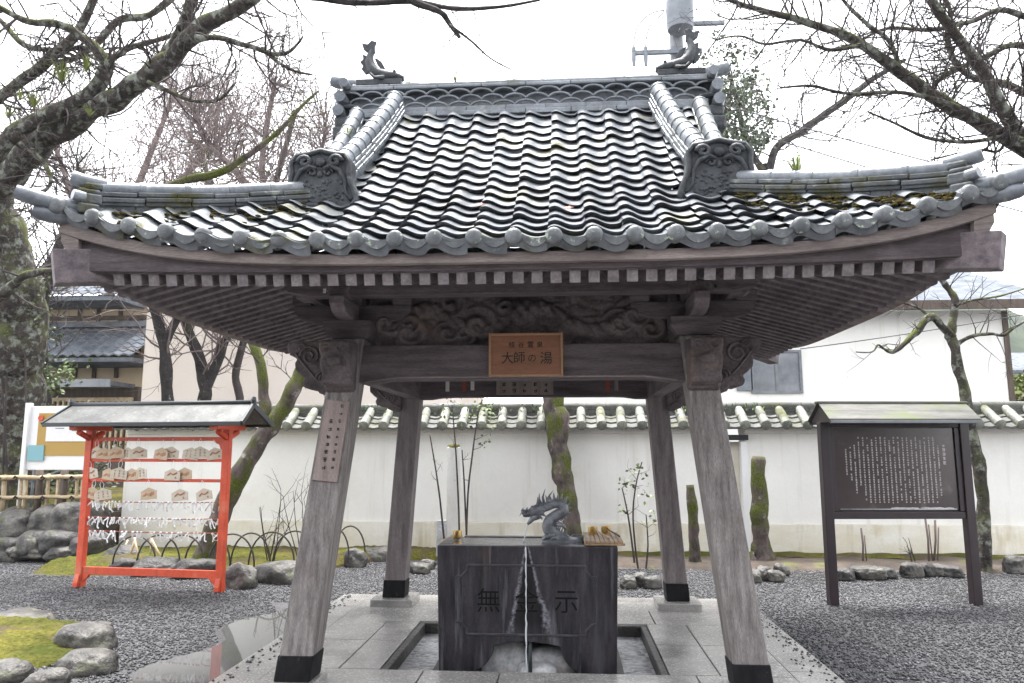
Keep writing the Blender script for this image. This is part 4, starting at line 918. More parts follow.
for q in (-1, 1):
    db(MB().tube([D3(165, 205, q * .03), D3(150, 198, q * .036)], [.013, .008], 8), 'eye', head)
    mb = MB(); mb.tube([D3(100, 235, q * .02), D3(70, 225, q * .05), D3(50, 245, q * .07), D3(45, 260, q * .085)], [.006, .005, .003, .001], 6); db(mb, 'whisker', head)
    for k, (a, c) in enumerate((((225, 185), (200, 118)), ((120, 225), (108, 200)), ((85, 225), (72, 205)), ((235, 235), (262, 262)), ((220, 250), (235, 285)), ((250, 170), (255, 62)), ((275, 160), (315, 70)), ((235, 180), (213, 95)), ((215, 195), (195, 150)), ((295, 165), (345, 120)))):
        p0, p1 = D3(*a, q * .02), D3(*c, q * (.03 + .02 * (k % 3))); p1 = p0 + (p1 - p0) * 1.25; md = p0.lerp(p1, .5) + V((-.014, 0, 0))
        db(MB().tube([p0, md, p1], [.012, .0075, .001], 6), 'mane_spike', head)
mb = MB(); rng = random.Random(7)
for k in range(9):
    a = rng.uniform(0, 6.28); p = D3(390, 470) + V((math.cos(a) * .13, math.sin(a) * .07, -.005)); mb.tube([p, p + V((.02, 0, .03)), p + V((.05, 0, .025)), p + V((.06, 0, .005))], [.022, .018, .013, .004], 6)
mb.blob((D3(400, 478).x, YD, .905), (.16, .10, .035), 4, .2, 3); db(mb, 'wave_base', smooth=True)
mb = MB()
for (a, c) in (((330, 420), (270, 450)), ((300, 430), (240, 462)), ((370, 330), (440, 370))): mb.tube([D3(*a, -.05), D3((a[0] + c[0]) / 2, (a[1] + c[1]) / 2 - 15, -.07), D3(*c, -.06)], [.022, .016, .006], 7)
db(mb, 'claw', smooth=True)
mb = MB(); p = D3(110, 335); mb.tube([p, p + V((-.02, -.01, -.08)), V((p.x - .035, p.y - .02, .90))], [.006, .005, .006], 6); tag(mb.build('spout_water', M['jet'], smooth=True), 'thread of water falling from the mouth of the bronze dragon', 'water stream')

# ---- ladles and tray
tr = empty('ladle_tray', (BX + .535, -.23, .92), 0, 'slatted bamboo tray laid across the right edge of the basin', 'tray')
for i in range(9): pass
mb = MB()
for i in range(8): mb.box(-.125 + .032 * i, -.096 + .032 * i, -.30, .30, .016, .03)
mb.build('slats', M['tray'], tr, bev=.003)
for yy in (-.29, -.02, .29): MB().box(-.135, .14, yy - .015, yy + .015, .001, .015).build('batten', M['tray'], tr, bev=.003)
MB().box(-.138, -.127, -.30, .30, .002, .034).build('edge', M['tray'], tr, bev=.002)
def ladle(name_label, cup, dirv, L, mwood):
    a = math.atan2(dirv[1], dirv[0]); o = empty('ladle', cup, a, name_label, 'ladle', 'water ladles at the basin')
    prof = [(.036, .0), (.040, .012), (.041, .055), (.041, .058), (.038, .058), (.037, .012), (.0, .006)]
    n = 20; vs = []; fs = []
    for r_, z_ in prof: vs += [(r_ * math.cos(2 * math.pi * k / n), r_ * math.sin(2 * math.pi * k / n), z_) for k in range(n)]
    for j in range(len(prof) - 1): fs += [(j * n + k, j * n + (k + 1) % n, (j + 1) * n + (k + 1) % n, (j + 1) * n + k) for k in range(n)]
    vs += [(.036 * math.cos(2 * math.pi * k / n), .036 * math.sin(2 * math.pi * k / n), 0) for k in range(n)]; fs.append(tuple(len(vs) - n + k for k in range(n))[::-1])
    MB().add(vs, fs).build('cup', M['brass'], o, smooth=True, angle=40)
    MB().tube([(.036, 0, .045), (.10, 0, .034), (L, 0, .012)], [.0065, .0065, .007], 8).build('handle', mwood, o, smooth=True)
    o.scale = (.85, .85, .85); return o
ladle('golden ladle lying on the left of the bamboo tray', (BX + .47, -.05, .951), (.30, -.95), .40, M['bamboo'])
ladle('golden ladle lying on the right of the bamboo tray', (BX + .57, -.01, .951), (.25, -.95), .38, M['brown_wood'])
l3 = ladle('golden ladle resting alone on the left rim of the basin', (BX - .545, -.12, .921), (-.20, -.98), .42, M['bamboo'])

# ================================================================== PRAYER PLAQUE RACK
rk = empty('plaque_rack', (-4.50, 2.70, 0), -R(6.4), 'vermilion red wooden rack with small grey roof for votive plaques', 'rack')
U0 = .89
for sx in (-1, 1):
    ps_ = MB().beam((sx * U0, 0, 0), (sx * U0, 0, 1.86), .085, .075, up=(0, 1, 0)).build('post', M['red'], rk, bev=.006)
    MB().prism([(-.075, .0), (-.075, .05), (-.045, .14), (.045, .14), (.075, .05), (.075, 0)], Matrix.Translation((sx * U0 - .03, 0, .012)) @ Matrix(((0, 0, 1, 0), (1, 0, 0, 0), (0, 1, 0, 0), (0, 0, 0, 1))), .06).build('foot', M['red'], rk, bev=.005)
    MB().box(sx * U0 - .055, sx * U0 + .055, -.30, .30, 1.80, 1.88).build('roof_bracket', M['red'], rk, bev=.012)
    MB().prism([(0, 0), (.12, 0), (.10, -.03), (.05, -.05), (.03, -.10), (0, -.12)], Matrix.Translation((sx * (U0 - .043), .02, 1.685)) @ Matrix.Diagonal((-sx, 1, 1, 1)) @ XZ, .04).build('corner_brace', M['red'], rk, bev=.004)
    MB().prism([(0, 0), (.09, 0), (.07, -.04), (.03, -.07), (0, -.09)], Matrix.Translation((sx * (U0 - .043), .02, .155)) @ Matrix.Diagonal((-sx, 1, 1, 1)) @ XZ, .04).build('corner_brace', M['red'], rk, bev=.004)
    MB().tube([(sx * U0, -.20, 1.78), (sx * U0, 0, 1.70), (sx * U0, .2, 1.78)], .035, 8).build('bracket_block', M['red'], rk)
for zz, hh, nm in ((1.70, .045, 'rail'), (1.455, .036, 'rail'), (1.225, .036, 'rail'), (.19, .085, 'bottom_rail')):
    MB().box(-U0 + .04, U0 - .04, -.02, .02, zz - hh / 2, zz + hh / 2).build(nm, M['red'], rk, bev=.004)
for zz in (.985, .80, .645): MB().tube([(-U0 + .04, 0, zz), (-.3, 0, zz - .012), (.3, 0, zz - .012), (U0 - .04, 0, zz)], .006, 6).build('string', M['string'], rk)
mb = MB()
for sg in (-1, 1):
    vs = [(-1.16, sg * .004, 2.085), (1.16, sg * .004, 2.085), (1.24, sg * .34, 1.865), (-1.24, sg * .34, 1.865)]
    vs += [(x_, y_, z_ + .022) for x_, y_, z_ in vs]; mb.add(vs, [(0, 1, 2, 3), (7, 6, 5, 4), (0, 4, 5, 1), (1, 5, 6, 2), (2, 6, 7, 3), (3, 7, 4, 0)])
mb.build('roof_sheet', M['rack_roof'], rk, bev=.003)
MB().tube([(-1.19, 0, 2.115), (1.19, 0, 2.115)], .028, 8).build('roof_ridge', M['rack_trim'], rk, smooth=True)
for sg in (-1, 1): MB().beam((-1.25, sg * .345, 1.862), (1.25, sg * .345, 1.862), .03, .045).build('eave_trim', M['rack_trim'], rk, bev=.004)
for sx in (-1, 1):
    for sg in (-1, 1): MB().beam((sx * 1.19, 0, 2.088), (sx * 1.255, sg * .35, 1.862), .03, .06).build('gable_trim', M['rack_trim'], rk, bev=.003)
    MB().tube([(sx * 1.19, 0, 2.07), (sx * 1.19, 0, 2.14), (sx * 1.20, 0, 2.18)], [.03, .035, .018], 8).build('ridge_finial', M['rack_trim'], rk)
RKM = Matrix.Translation(rk.location) @ Matrix.Rotation(-R(6.4), 4, 'Z')
# plaques hanging from the three rails
protos = {}; rng = random.Random(17); M['ink_faint'] = plain('faded_ink', (.30, .24, .20), .7)
rows_ = ((1.677, 'top', (.12, .22, .40, .52, .68, .97, 1.08, 1.34, 1.47, 1.66), .0), (1.437, 'middle', (.07, .30, .44, .60, .72, 1.14, 1.28), 0), (1.207, 'lower', (.08, .26, .86, 1.24, 1.56), 0))
for zr, rn, us, _ in rows_:
    for k, u in enumerate(us):
        pv = rng.randrange(3)
        if protos.get(pv) is None:
            o = empty('votive_plaque', (0, 0, 0)); MB().prism([(-.085, 0), (.085, 0), (.085, .085), (0, .125), (-.085, .085)], Matrix.Translation((0, .004, 0)) @ XZ, .008).build('board', M['ema2' if pv else 'ema'], o, bev=.002)
            mb = MB(); r2 = random.Random(pv + 1)
            if pv == 0:
                for i in range(4): scrawl(mb, -.045 + .03 * i, -.0045, .05 + .01 * (i % 2), .04, r2, .2)
            elif pv == 1:
                for i in range(3):
                    for j in range(3): scrawl(mb, .05 - .045 * i, -.0045, .085 - .027 * j, .022, r2, .2)
            else:
                mb.tube([(-.05, -.005, .05), (-.02, -.005, .075), (.01, -.005, .06), (.05, -.005, .08)], .008, 5); scrawl(mb, .04, -.0045, .03, .03, r2, .2)
            mb.build('drawing', M['ema_art' if pv != 1 else 'ink_faint'], o); mb = MB(); mb.tube([(-.012, 0, .11), (-.02, -.0, .165), (0, 0, .205), (.02, .0, .165), (.012, 0, .11)], .0025, 5); mb.build('cord', M['paper'], o); protos[pv] = o
        else: o = copy_tree(protos[pv])
        yy = -.026 - .012 * (k % 3); o.scale = (1.15, 1, 1.1); o.location = RKM @ V((-U0 + u, yy, zr - .198 - .012 * (k % 2))); o.rotation_euler = (R(rng.uniform(-3, 3)), R(rng.uniform(-11, 11)), -R(6.4) + R(rng.uniform(-14, 14)))
        tag(o, f'pale wooden votive plaque, {ORD[k]} from the left on the {rn} rail of the red rack', 'plaque', 'votive plaques on the red rack')
# folded paper fortunes tied along the strings
fdata = []
for v_ in range(4):
    r2 = random.Random(200 + v_); mb = MB()
    mb.blob((0, 0, 0), (.016, .013, .014), v_, .2, 1, flatbot=False)
    for q in (-1, 1):
        a = V((q * .005, 0, -.004)); c = a + V((q * r2.uniform(.01, .06), r2.uniform(-.03, .01), -r2.uniform(.045, .10))); d = c + V((q * r2.uniform(-.02, .04), r2.uniform(-.02, .02), -r2.uniform(.0, .04)))
        mb.beam(a, c, .016, .002, up=(0, 1, .2)); mb.beam(c, d, .016, .002, up=(0, 1, -.2))
    fdata.append(mb)
fobj = {}; rng = random.Random(23)
for si, (zz, lab, n) in enumerate(((.985, 'upper', 30), (.80, 'middle', 30), (.645, 'lower', 24))):
    for k in range(n):
        v_ = rng.randrange(4); u = -U0 + .07 + (2 * U0 - .14) * (k + rng.uniform(-.35, .35)) / (n - 1)
        if v_ not in fobj: o = fdata[v_].build('tied_fortune', M['paper'], loc=V((0, 0, 0))); fobj[v_] = o
        else: o = fobj[v_].copy(); COL.objects.link(o)
        o.location = RKM @ V((max(-U0 + .05, min(U0 - .05, u)), -.004, zz - .01)); o.rotation_euler = (R(rng.uniform(-20, 20)), R(rng.uniform(-35, 35)), R(rng.uniform(-60, 60))); o.scale = [rng.uniform(.75, 1.1)] * 3
        tag(o, f'white folded paper fortune tied on the {lab} string of the red rack', 'paper fortune', f'paper fortunes on the {lab} string')

# ================================================================== NOTICE BOARD
nb = empty('notice_board', (3.71, 2.40, 0), R(5), 'dark purple brown notice board with text panel under a small plank roof', 'notice board')
nb.scale = (.925, 1, 1)
for sx in (-1, 1): MB().box(sx * .80 - .05, sx * .80 + .05, -.05, .05, -.02, 1.86).build('post', M['board'], nb, bev=.006)
for zz, hh in ((.90, .07), (1.84, .06)): MB().box(-.748, .748, -.035, .035, zz - hh / 2, zz + hh / 2).build('rail', M['board'], nb, bev=.006)
MB().box(-.745, .745, .0, .03, .937, 1.808).build('backboard', M['board'], nb)
for sx in (-1, 1): MB().box(*sorted((sx * .748, sx * .69)), -.03, -.002, .94, 1.805).build('frame', M['board'], nb, bev=.004)
pn = MB().box(-.682, .682, -.012, -.003, .965, 1.80).build('text_panel', M['board_panel'], nb)
mb = MB(); rng = random.Random(44); nc = 22
m_let = plain('panel_lettering', (.50, .47, .46), .6)
for c in range(nc):
    xx = .50 - 1.06 * c / (nc - 1); top = 1.70 - rng.choice((0, 0, 0, .03)); bot = 1.02 if c < 17 else (1.06, 1.2, 1.12, 1.25, 1.3)[c - 17]
    if c == 0: top = 1.62; bot = 1.1
    if c > 18: top = 1.62 - .02 * (c - 19)
    z_ = top
    while z_ > bot:
        if rng.random() > .06: scrawl(mb, xx, -.0125, z_, .021, rng, .2)
        z_ -= .0255
for j in range(5): scrawl(mb, .565, -.0125, 1.62 - .045 * j, .038, rng, .18)
mb.build('lettering', m_let, pn)
mb = MB(); mb.box(-.66, .66, -.022, -.0125, .958, .968)
for i in range(9): mb.blob((rng.uniform(-.1, .6), -.016, .972), (.07, .008, .012), i, .3, 1)
mb.build('dust_ledge', M['mineral'], pn, smooth=True)
for sg in (-1, 1):
    for k in range(2):
        z0, z1, y0, y1 = 2.055 - .085 * k, 2.055 - .085 * (k + 1) - .012, sg * (.02 + .12 * k), sg * (.02 + .12 * (k + 1) + .02)
        vs = [(x_, y_, z_) for (y_, z_) in ((y0, z0), (y1, z1)) for x_ in (-.85, .85)]; vs += [(a, c, d + .018) for a, c, d in vs]
        MB().add(vs, [(0, 1, 3, 2), (4, 6, 7, 5), (0, 4, 5, 1), (2, 3, 7, 6), (0, 2, 6, 4), (1, 5, 7, 3)]).build('roof_plank', M['board_roof'], nb, bev=.003)
    MB().box(-.84, .84, *sorted((sg * .255, sg * .285)), 1.845, 1.875).build('eave_batten', M['concrete'], nb, bev=.003)
MB().box(-.865, .865, -.045, .045, 2.06, 2.085).build('roof_ridge', M['board_roof'], nb, bev=.006)
for sx in (-1, 1): MB().prism([(-.26, 1.86), (0, 2.05), (.26, 1.86)], Matrix.Translation((sx * .80 - .02, 0, 0)) @ Matrix(((0, 0, 1, 0), (1, 0, 0, 0), (0, 1, 0, 0), (0, 0, 0, 1))), .04).build('gable_board', M['board'], nb)

# ================================================================== GARDEN WALL with tiled coping
wl = empty('garden_wall', (1.0, 5.9, 0), 0, 'long white plastered temple wall with mossy tiled coping', 'wall')
WX0, WX1, WY = -6.7, 9.6, 5.75
GX0, GX1 = at(716, 440, WY).x, at(744, 440, WY).x
for (a, c) in ((WX0, GX0), (GX1, WX1)):
    MB().box(a, c, WY, WY + .34, .5, 1.82).build('wall_face', M['plaster'], wl, world=True)
    MB().box(a, c, WY - .03, WY + .37, -.1, .497).build('plinth', M['plaster_low'], wl, world=True, bev=.008)
    MB().box(a, c, WY - .05, WY + .39, 1.822, 1.90).build('cornice', M['plaster'], wl, world=True, bev=.01)
MB().box(GX0 + .003, GX1 - .003, WY + .12, WY + .30, -.05, 1.7).build('gate_panel', M['plaster_low'], wl, world=True)
MB().box(GX0 - .05, GX1 + .05, WY - .07, WY + .10, 1.72, 1.80).build('gate_lintel', M['rack_trim'], wl, world=True, bev=.006)
MB().box(GX1 - .06, GX1 + .03, WY - .045, WY + .1, -.05, 1.70).build('gate_jamb', M['white_paint'], wl, world=True, bev=.006)
mb = MB(); rng = random.Random(6); n = int((WX1 - WX0) / .30)
y0, z0, y1, z1 = WY - .27, 1.90, WY + .12, 2.13
sl_ = lambda t_: (y0 + (y1 - y0) * t_, z0 + (z1 - z0) * t_)
for i in range(n):
    xa = WX0 + .30 * i
    for r_ in range(3):        # pan tiles
        ta, tb = r_ / 3, (r_ + 1) / 3 + .03; (ya, za), (yb, zb) = sl_(ta), sl_(tb); j = rng.uniform(-.004, .004)
        vs = []
        for (yy, zz) in ((ya, za - .0), (ya, za + .026), (yb, zb + .004)):
            for q in range(5): u = q / 4; vs.append((xa + .30 * u, yy, zz + j + .05 * (2 * u - 1) ** 2 - .02))
        mb.add(vs, [(r2 * 5 + q, r2 * 5 + q + 1, r2 * 5 + q + 6, r2 * 5 + q + 5) for r2 in range(2) for q in range(4)])
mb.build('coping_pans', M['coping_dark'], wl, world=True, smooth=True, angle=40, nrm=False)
mb = MB()
for i in range(n + 1):
    xa = WX0 + .30 * i
    for r_ in range(2):
        (ya, za), (yb, zb) = sl_(r_ / 2 - .03 * (r_ == 0)), sl_((r_ + 1) / 2 + .02); j = rng.uniform(-.005, .005)
        mb.tube([(xa + j, ya, za + .045), (xa + j, yb, zb + .05)], [.073, .066], 12)
    ya, za = sl_(-.03); mb.tube([(xa, ya - .012, za + .04), (xa, ya, za + .045)], [.060, .078], 12)
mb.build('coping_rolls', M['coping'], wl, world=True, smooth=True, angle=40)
mb = MB(); mb.box(WX0, WX1, WY - .16, WY + .56, 1.90, 1.93)
for k, (hw, za) in enumerate(((.16, 2.10), (.14, 2.145), (.12, 2.19))):
    m_ = int((WX1 - WX0) / .33)
    for i in range(m_): xa = WX0 + (WX1 - WX0) * i / m_; mb.box(xa + .003, xa + (WX1 - WX0) / m_ - .003, WY + .22 - hw, WY + .22 + hw, za + rng.uniform(-.004, .004), za + .04)
for i in range(int((WX1 - WX0) / .33)): xa = WX0 + .33 * i; mb.tube([(xa, WY + .22, 2.235), (xa + .325, WY + .22, 2.235 + rng.uniform(-.006, .006))], .07, 10)
mb.build('coping_ridge', M['coping_dark'], wl, world=True, smooth=True, angle=40)
mb = MB(); mb.add([(WX0, WY + .30, 2.13), (WX1, WY + .30, 2.13), (WX1, WY + .68, 1.92), (WX0, WY + .68, 1.92)], [(0, 1, 2, 3)]); mb.build('coping_back', M['coping'], wl, world=True)
# plants growing on the coping
rng = random.Random(77)
for k, (xx, lab) in enumerate(((-2.6, 'moss and weed clump on the wall coping, left of the leaning post'), (-.9, 'weed clump on the wall coping between the pavilion posts, left'), (-.3, 'weed clump on the wall coping between the pavilion posts, right'), (2.0, 'weed clump on the wall coping right of the front post'), (3.0, 'weed clump on the wall coping above the notice board'))):
    mb = MB()
    for i in range(40):
        p = V((xx + rng.gauss(0, .20), WY + rng.uniform(-.1, .2), 2.20 + rng.uniform(-.06, .05))); tuft(mb, p, 2, .07, .06, rng, .008)
    tag(mb.build('coping_weed', M['leaf'], nrm=False), lab, 'weed', 'weeds on the wall coping', 'stuff')

# ================================================================== ROCKS
def rock(px0, py0, px1, py1, zg, seed, m, lab, grp, name='rock', depth=.8, squash=1.0, rough=.22):
    c = atz((px0 + px1) / 2, py1, zg); dist = (c - CAM).dot(FW); k = dist / F_PX
    wd = (px1 - px0) * k / 2 * 1.06; ht = max(.04, (py1 - py0) * k * .60) * squash
    c.y += wd * depth * .8
    o = MB().blob((c.x, c.y, zg + ht * .48), (wd, wd * depth, ht), seed, rough, 4, 1.1, rot=(seed % 5 - 2) * .25).build(name, M[m], smooth=True)
    return tag(o, lab, 'rock', grp)
LB = [(97, 546, 134, 567), (106, 559, 134, 574), (128, 558, 172, 577), (170, 560, 214, 579), (223, 563, 252, 589), (250, 563, 298, 584), (343, 549, 363, 568), (360, 547, 388, 562)]
for i, q in enumerate(LB):
    ex = ['dark upright', 'small low', 'dark rounded', 'broad dark', 'pale lichen spotted', 'long low', 'short round', 'flat grey'][i]
    rock(*q, .0, 11 + i, 'rock_dark' if i in (0, 1, 2, 3) else 'rock', f'{ex} rock edging the moss bed, {ORD[i]} from the left', 'rocks edging the moss bed', depth=.7)
UP_ = [(-30, 516, 6, 545), (0, 511, 40, 545), (36, 507, 78, 541), (60, 504, 98, 538)]
LO_ = [(-28, 538, 4, 564), (1, 537, 31, 564), (27, 532, 56, 556), (48, 530, 80, 555), (54, 546, 95, 564), (28, 551, 57, 563), (78, 536, 104, 556), (20, 548, 34, 562)]
for i, q in enumerate(UP_):
    c = at((q[0] + q[2]) / 2, (q[1] + q[3]) / 2, 5.1); k = (c - CAM).dot(FW) / F_PX
    o = MB().blob(c, ((q[2] - q[0]) * k * .56, .34, (q[3] - q[1]) * k * .56), 60 + i, .15, 4, 1.0, flatbot=False).build('rock', M['rock'], smooth=True)
    tag(o, f'big grey boulder in the upper row under the bamboo fence, {ORD[i]} from the left', 'rock', 'boulders of the low retaining wall')
for i, q in enumerate(LO_):
    c = at((q[0] + q[2]) / 2, (q[1] + q[3]) / 2, 4.85); k = (c - CAM).dot(FW) / F_PX
    o = MB().blob((c.x, c.y, max(c.z, .12)), ((q[2] - q[0]) * k * .56, .32, (q[3] - q[1]) * k * .56), 70 + i, .17, 4, 1.0, flatbot=False).build('rock', M['rock' if i % 3 else 'rock_dark'], smooth=True)
    tag(o, f'grey stone in the lower row of the retaining wall, {ORD[i]} from the left' if i < 7 else 'small wedge stone between the lowest stones of the retaining wall', 'rock', 'boulders of the low retaining wall')
MB().box(-16, -6.75, 5.2, 5.9, -.1, .62).build('terrace_bank', M['soil'])['kind'] = 'structure'
NB = [(-25, 614, 36, 629, 'flat pale'), (22, 625, 52, 640, 'small flat'), (50, 626, 100, 653, 'large smooth'), (52, 652, 102, 676, 'big rounded'), (18, 673, 56, 698, 'long pale'), (-20, 662, 18, 684, 'mossy dark'), (84, 622, 106, 639, 'round end')]
for i, (a, b_, c, d, ex) in enumerate(NB):
    rock(a, b_, c, d, .0, 90 + i, 'rock', f'{ex} stone round the near moss mound, lower left corner', 'stones round the near moss mound', depth=.8, rough=.16)
SB = [(837, 568, 856, 580), (854, 566, 886, 579), (880, 567, 897, 578), (904, 563, 924, 577), (920, 563, 938, 576), (932, 564, 952, 576), (946, 566, 965, 577), (1010, 556, 1034, 573)]
for i, q in enumerate(SB):
    rock(*q, .02, 120 + i, 'rock' if i % 2 else 'rock_dark', f'small garden rock on the soil behind the notice board, {ORD[i]} from the left', 'rocks behind the notice board', depth=.7)
TB = [(748, 570, 762, 582), (757, 566, 774, 580), (768, 570, 784, 581), (736, 566, 750, 577), (776, 564, 790, 575)]
for i, q in enumerate(TB): rock(*q, .02, 140 + i, 'rock', f'small stone heaped at the foot of the mossy stump, {ORD[i]} of the five', 'stones at the mossy stump')
CB = [(410, 563, 429, 573), (420, 559, 434, 569), (621, 576, 636, 588), (632, 573, 648, 586), (645, 576, 662, 588)]
for i, q in enumerate(CB):
    rock(*q, .02, 160 + i, 'rock', ('small grey stone on gravel left of the basin, %s of the two' % ORD[i]) if i < 2 else 'small stone at the sapling right of the basin, %s of the three' % ORD[i - 2], 'stones on the gravel behind the basin')

# ================================================================== BAMBOO FENCE, MAP SIGN, RAILING
bf = empty('bamboo_fence', (-7.4, 5.05, .66), 0, 'low weathered bamboo lattice fence on the mossy terrace', 'fence')
rng = random.Random(3); FY = 5.05
for (py, r_) in ((478, .032), (498, .028)):
    for dy in (-.035, .035):
        p0, p1 = at(-70, py, FY + dy), at(86, py - 1, FY + dy); mb = MB(); mb.tube([p0.lerp(p1, i / 12) + V((0, 0, rng.uniform(-.008, .008))) for i in range(13)], r_, 8)
        mb.build('rail', M['bamboo'], bf, world=True, smooth=True)
for i, px in enumerate((-48, -22, 2, 19, 24, 37, 46, 56, 62, 75, 81)):
    p = at(px, 505, FY); r_ = .05 if px in (37, 62) else rng.uniform(.024, .034); h = .62 if px in (37, 62) else rng.uniform(.5, .58)
    MB().tube([(p.x, FY, .62), (p.x + .01, FY, .62 + h * .5), (p.x, FY, .66 + h)], r_, 8).build('upright', M['brown_wood'] if px in (37, 62) else M['bamboo'], bf, world=True, smooth=True)
    mb = MB()
    for py in (478, 498): q = at(px, py, FY); mb.tube([(q.x - .03, FY - .075, q.z), (q.x, FY - .085, q.z + .03), (q.x + .03, FY - .075, q.z), (q.x, FY - .085, q.z - .03)], .013, 5)
    if rng.random() < .75: mb.build('rope_tie', M['rope'], bf, world=True)
ms = empty('map_sign', (-8.45, 5.55, .7), 0, 'white framed map sign board with ochre border behind the fence', 'sign')
p0, p1 = at(22, 470, 5.55), at(96, 406, 5.55)
MB().box(p0.x + .05, p1.x, 5.54, 5.58, p0.z, p1.z).build('panel', M['white_paint'], ms, world=True, bev=.01)
for xx in (p0.x, p1.x - .05): MB().box(xx, xx + .07, 5.49, 5.59, .6, p1.z + .05).build('post', M['white_paint'], ms, world=True, bev=.008)
a, c = at(29, 462, 5.53), at(80, 413, 5.53)
MB().box(a.x + .1, c.x + .3, 5.525, 5.538, a.z + .10, c.z).build('map_border', M['map_yellow'], ms, world=True)
MB().box(a.x + .25, c.x + .3, 5.512, 5.524, a.z + .32, c.z - .08).build('map_print', M['paper'], ms, world=True)
MB().box(a.x - .02, a.x + .24, 5.505, 5.523, a.z + .02, a.z + .26).build('blue_square', M['map_blue'], ms, world=True)
q = at(41, 418, 5.51); MB().tube([(q.x, 5.502, q.z), (q.x, 5.511, q.z)], .045, 12).build('red_mark', M['red'], ms, world=True)
mb = MB(); r2 = random.Random(6)
for i in range(14): x_ = a.x + .35 + r2.uniform(0, .55); z_ = a.z + .45 + r2.uniform(0, .35); mb.box(x_, x_ + r2.uniform(.04, .2), 5.506, 5.511, z_, z_ + r2.uniform(.008, .02))
mb.build('map_lines', M['concrete'], ms, world=True)
rl = empty('handrail', (-8.2, 6.0, .7), 0, 'white tubular handrail rising beside the map sign', 'handrail')
for k, (a, c) in enumerate((((30, 470), (90, 452)), ((30, 482), (92, 466)))): MB().tube([at(*a, 5.9), at((a[0] + c[0]) / 2, (a[1] + c[1]) / 2 - 3, 5.9), at(*c, 5.9)], .025, 8).build('rail', M['metal_grey'], rl, world=True, smooth=True)
for px in (34, 62, 88): p = at(px, 470, 5.9); MB().tube([(p.x, 5.9, .6), (p.x, 5.9, at(px, 470 - (px - 30) * .3, 5.9).z)], .022, 8).build('upright', M['metal_grey'], rl, world=True, smooth=True)

# ================================================================== HOOPS, STAKES, STONE POSTS
def hoop(px0, px1, top, Y, lab, grp='bent bamboo hoops edging the moss bed'):
    a, c = atz(px0, 0, 0), None
    x0, x1 = at(px0, 550, Y).x, at(px1, 550, Y).x; zt = at((px0 + px1) / 2, top, Y).z; zb = .06; pts = []
    for i in range(17):
        t_ = math.pi * i / 16; pts.append(((x0 + x1) / 2 - (x1 - x0) / 2 * math.cos(t_), Y + .03 * math.cos(t_), zb + (zt - zb) * math.sin(t_) ** .8))
    tag(MB().tube(pts, .011, 6).build('edging_hoop', M['hoop'], smooth=True), lab, 'edging hoop', grp)
HP = [(112, 158, 536), (136, 182, 535), (160, 206, 535), (184, 232, 534), (208, 256, 534), (230, 272, 533), (248, 296, 532), (272, 318, 531)]
for i, (a, c, t_) in enumerate(HP): hoop(a, c, t_, 3.72 + .02 * (i % 2), f'dark bent bamboo hoop edging the moss bed, {ORD[i]} from the left')
for i, (a, c, t_) in enumerate(((318, 350, 528), (334, 366, 526))): hoop(a, c, t_, 4.45 + .25 * i, f'thin dark hoop seen behind the left front post, {("left", "right")[i]} of the two')
for i, (a, c) in enumerate((((128, 562), (137, 534)), ((140, 565), (134, 536)), ((150, 560), (152, 532)), ((163, 562), (150, 536)), ((120, 560), (128, 540)))):
    p0 = atz(*a, .08); p1 = at(*c, p0.y + .1); tag(MB().tube([p0, p0.lerp(p1, .5), p1], .016, 6).build('bamboo_stake', M['bamboo'], smooth=True), f'pale leaning bamboo stake in the moss seen through the rack, {ORD[i]} of the five', 'stake', 'stakes behind the rack')
for i, (px, pt) in enumerate(((863, 528), (929, 517), (934, 520))):
    p0 = atz(px, 562, .05); p1 = at(px + (-2, -4, 1)[i], pt, p0.y); tag(MB().tube([p0, p0.lerp(p1, .5) + V((.015, 0, 0)), p1], .014, 6).tube([p0 + V((.05, 0, 0)), p1 + V((.04, 0, -.1))], .009, 5).build('dry_shrub', M['twig_pink'], smooth=True), f'short bare brown stems standing in the soil behind the notice board, {ORD[i]} from the left', 'shrub', 'bare stems behind the notice board')
gp = empty('stone_post', (at(453, 530, 5.3).x, 5.3, .05), 0, 'white stone post with a green stain behind the basin', 'stone post')
zt = at(453, 447, 5.3).z; m_sp = mottled('post_stone', (.62, .61, .57), (.74, .73, .70), 3, (2, 2, .6), .75, .2, 40, .1, spots=[((.10, .13, .04), 2.2, .60, .68)])
MB().box(-.09, .09, -.09, .09, 0, zt - .05).build('shaft', m_sp, gp, bev=.012); MB().box(-.12, .12, -.12, .12, 0, .12).build('foot', m_sp, gp, bev=.012); MB().blob((0, 0, zt - .05), (.10, .10, .05), 3, .25, 2).build('moss_cap', M['moss'], gp, smooth=True)
tag(MB().box(*sorted((at(437, 520, 5.25).x, at(447, 520, 5.25).x)), 5.2, 5.3, .05, at(440, 520, 5.25).z).build('tap_box', M['pebbles'], bev=.01), 'small beige utility box at the foot of the white stone post', 'box')

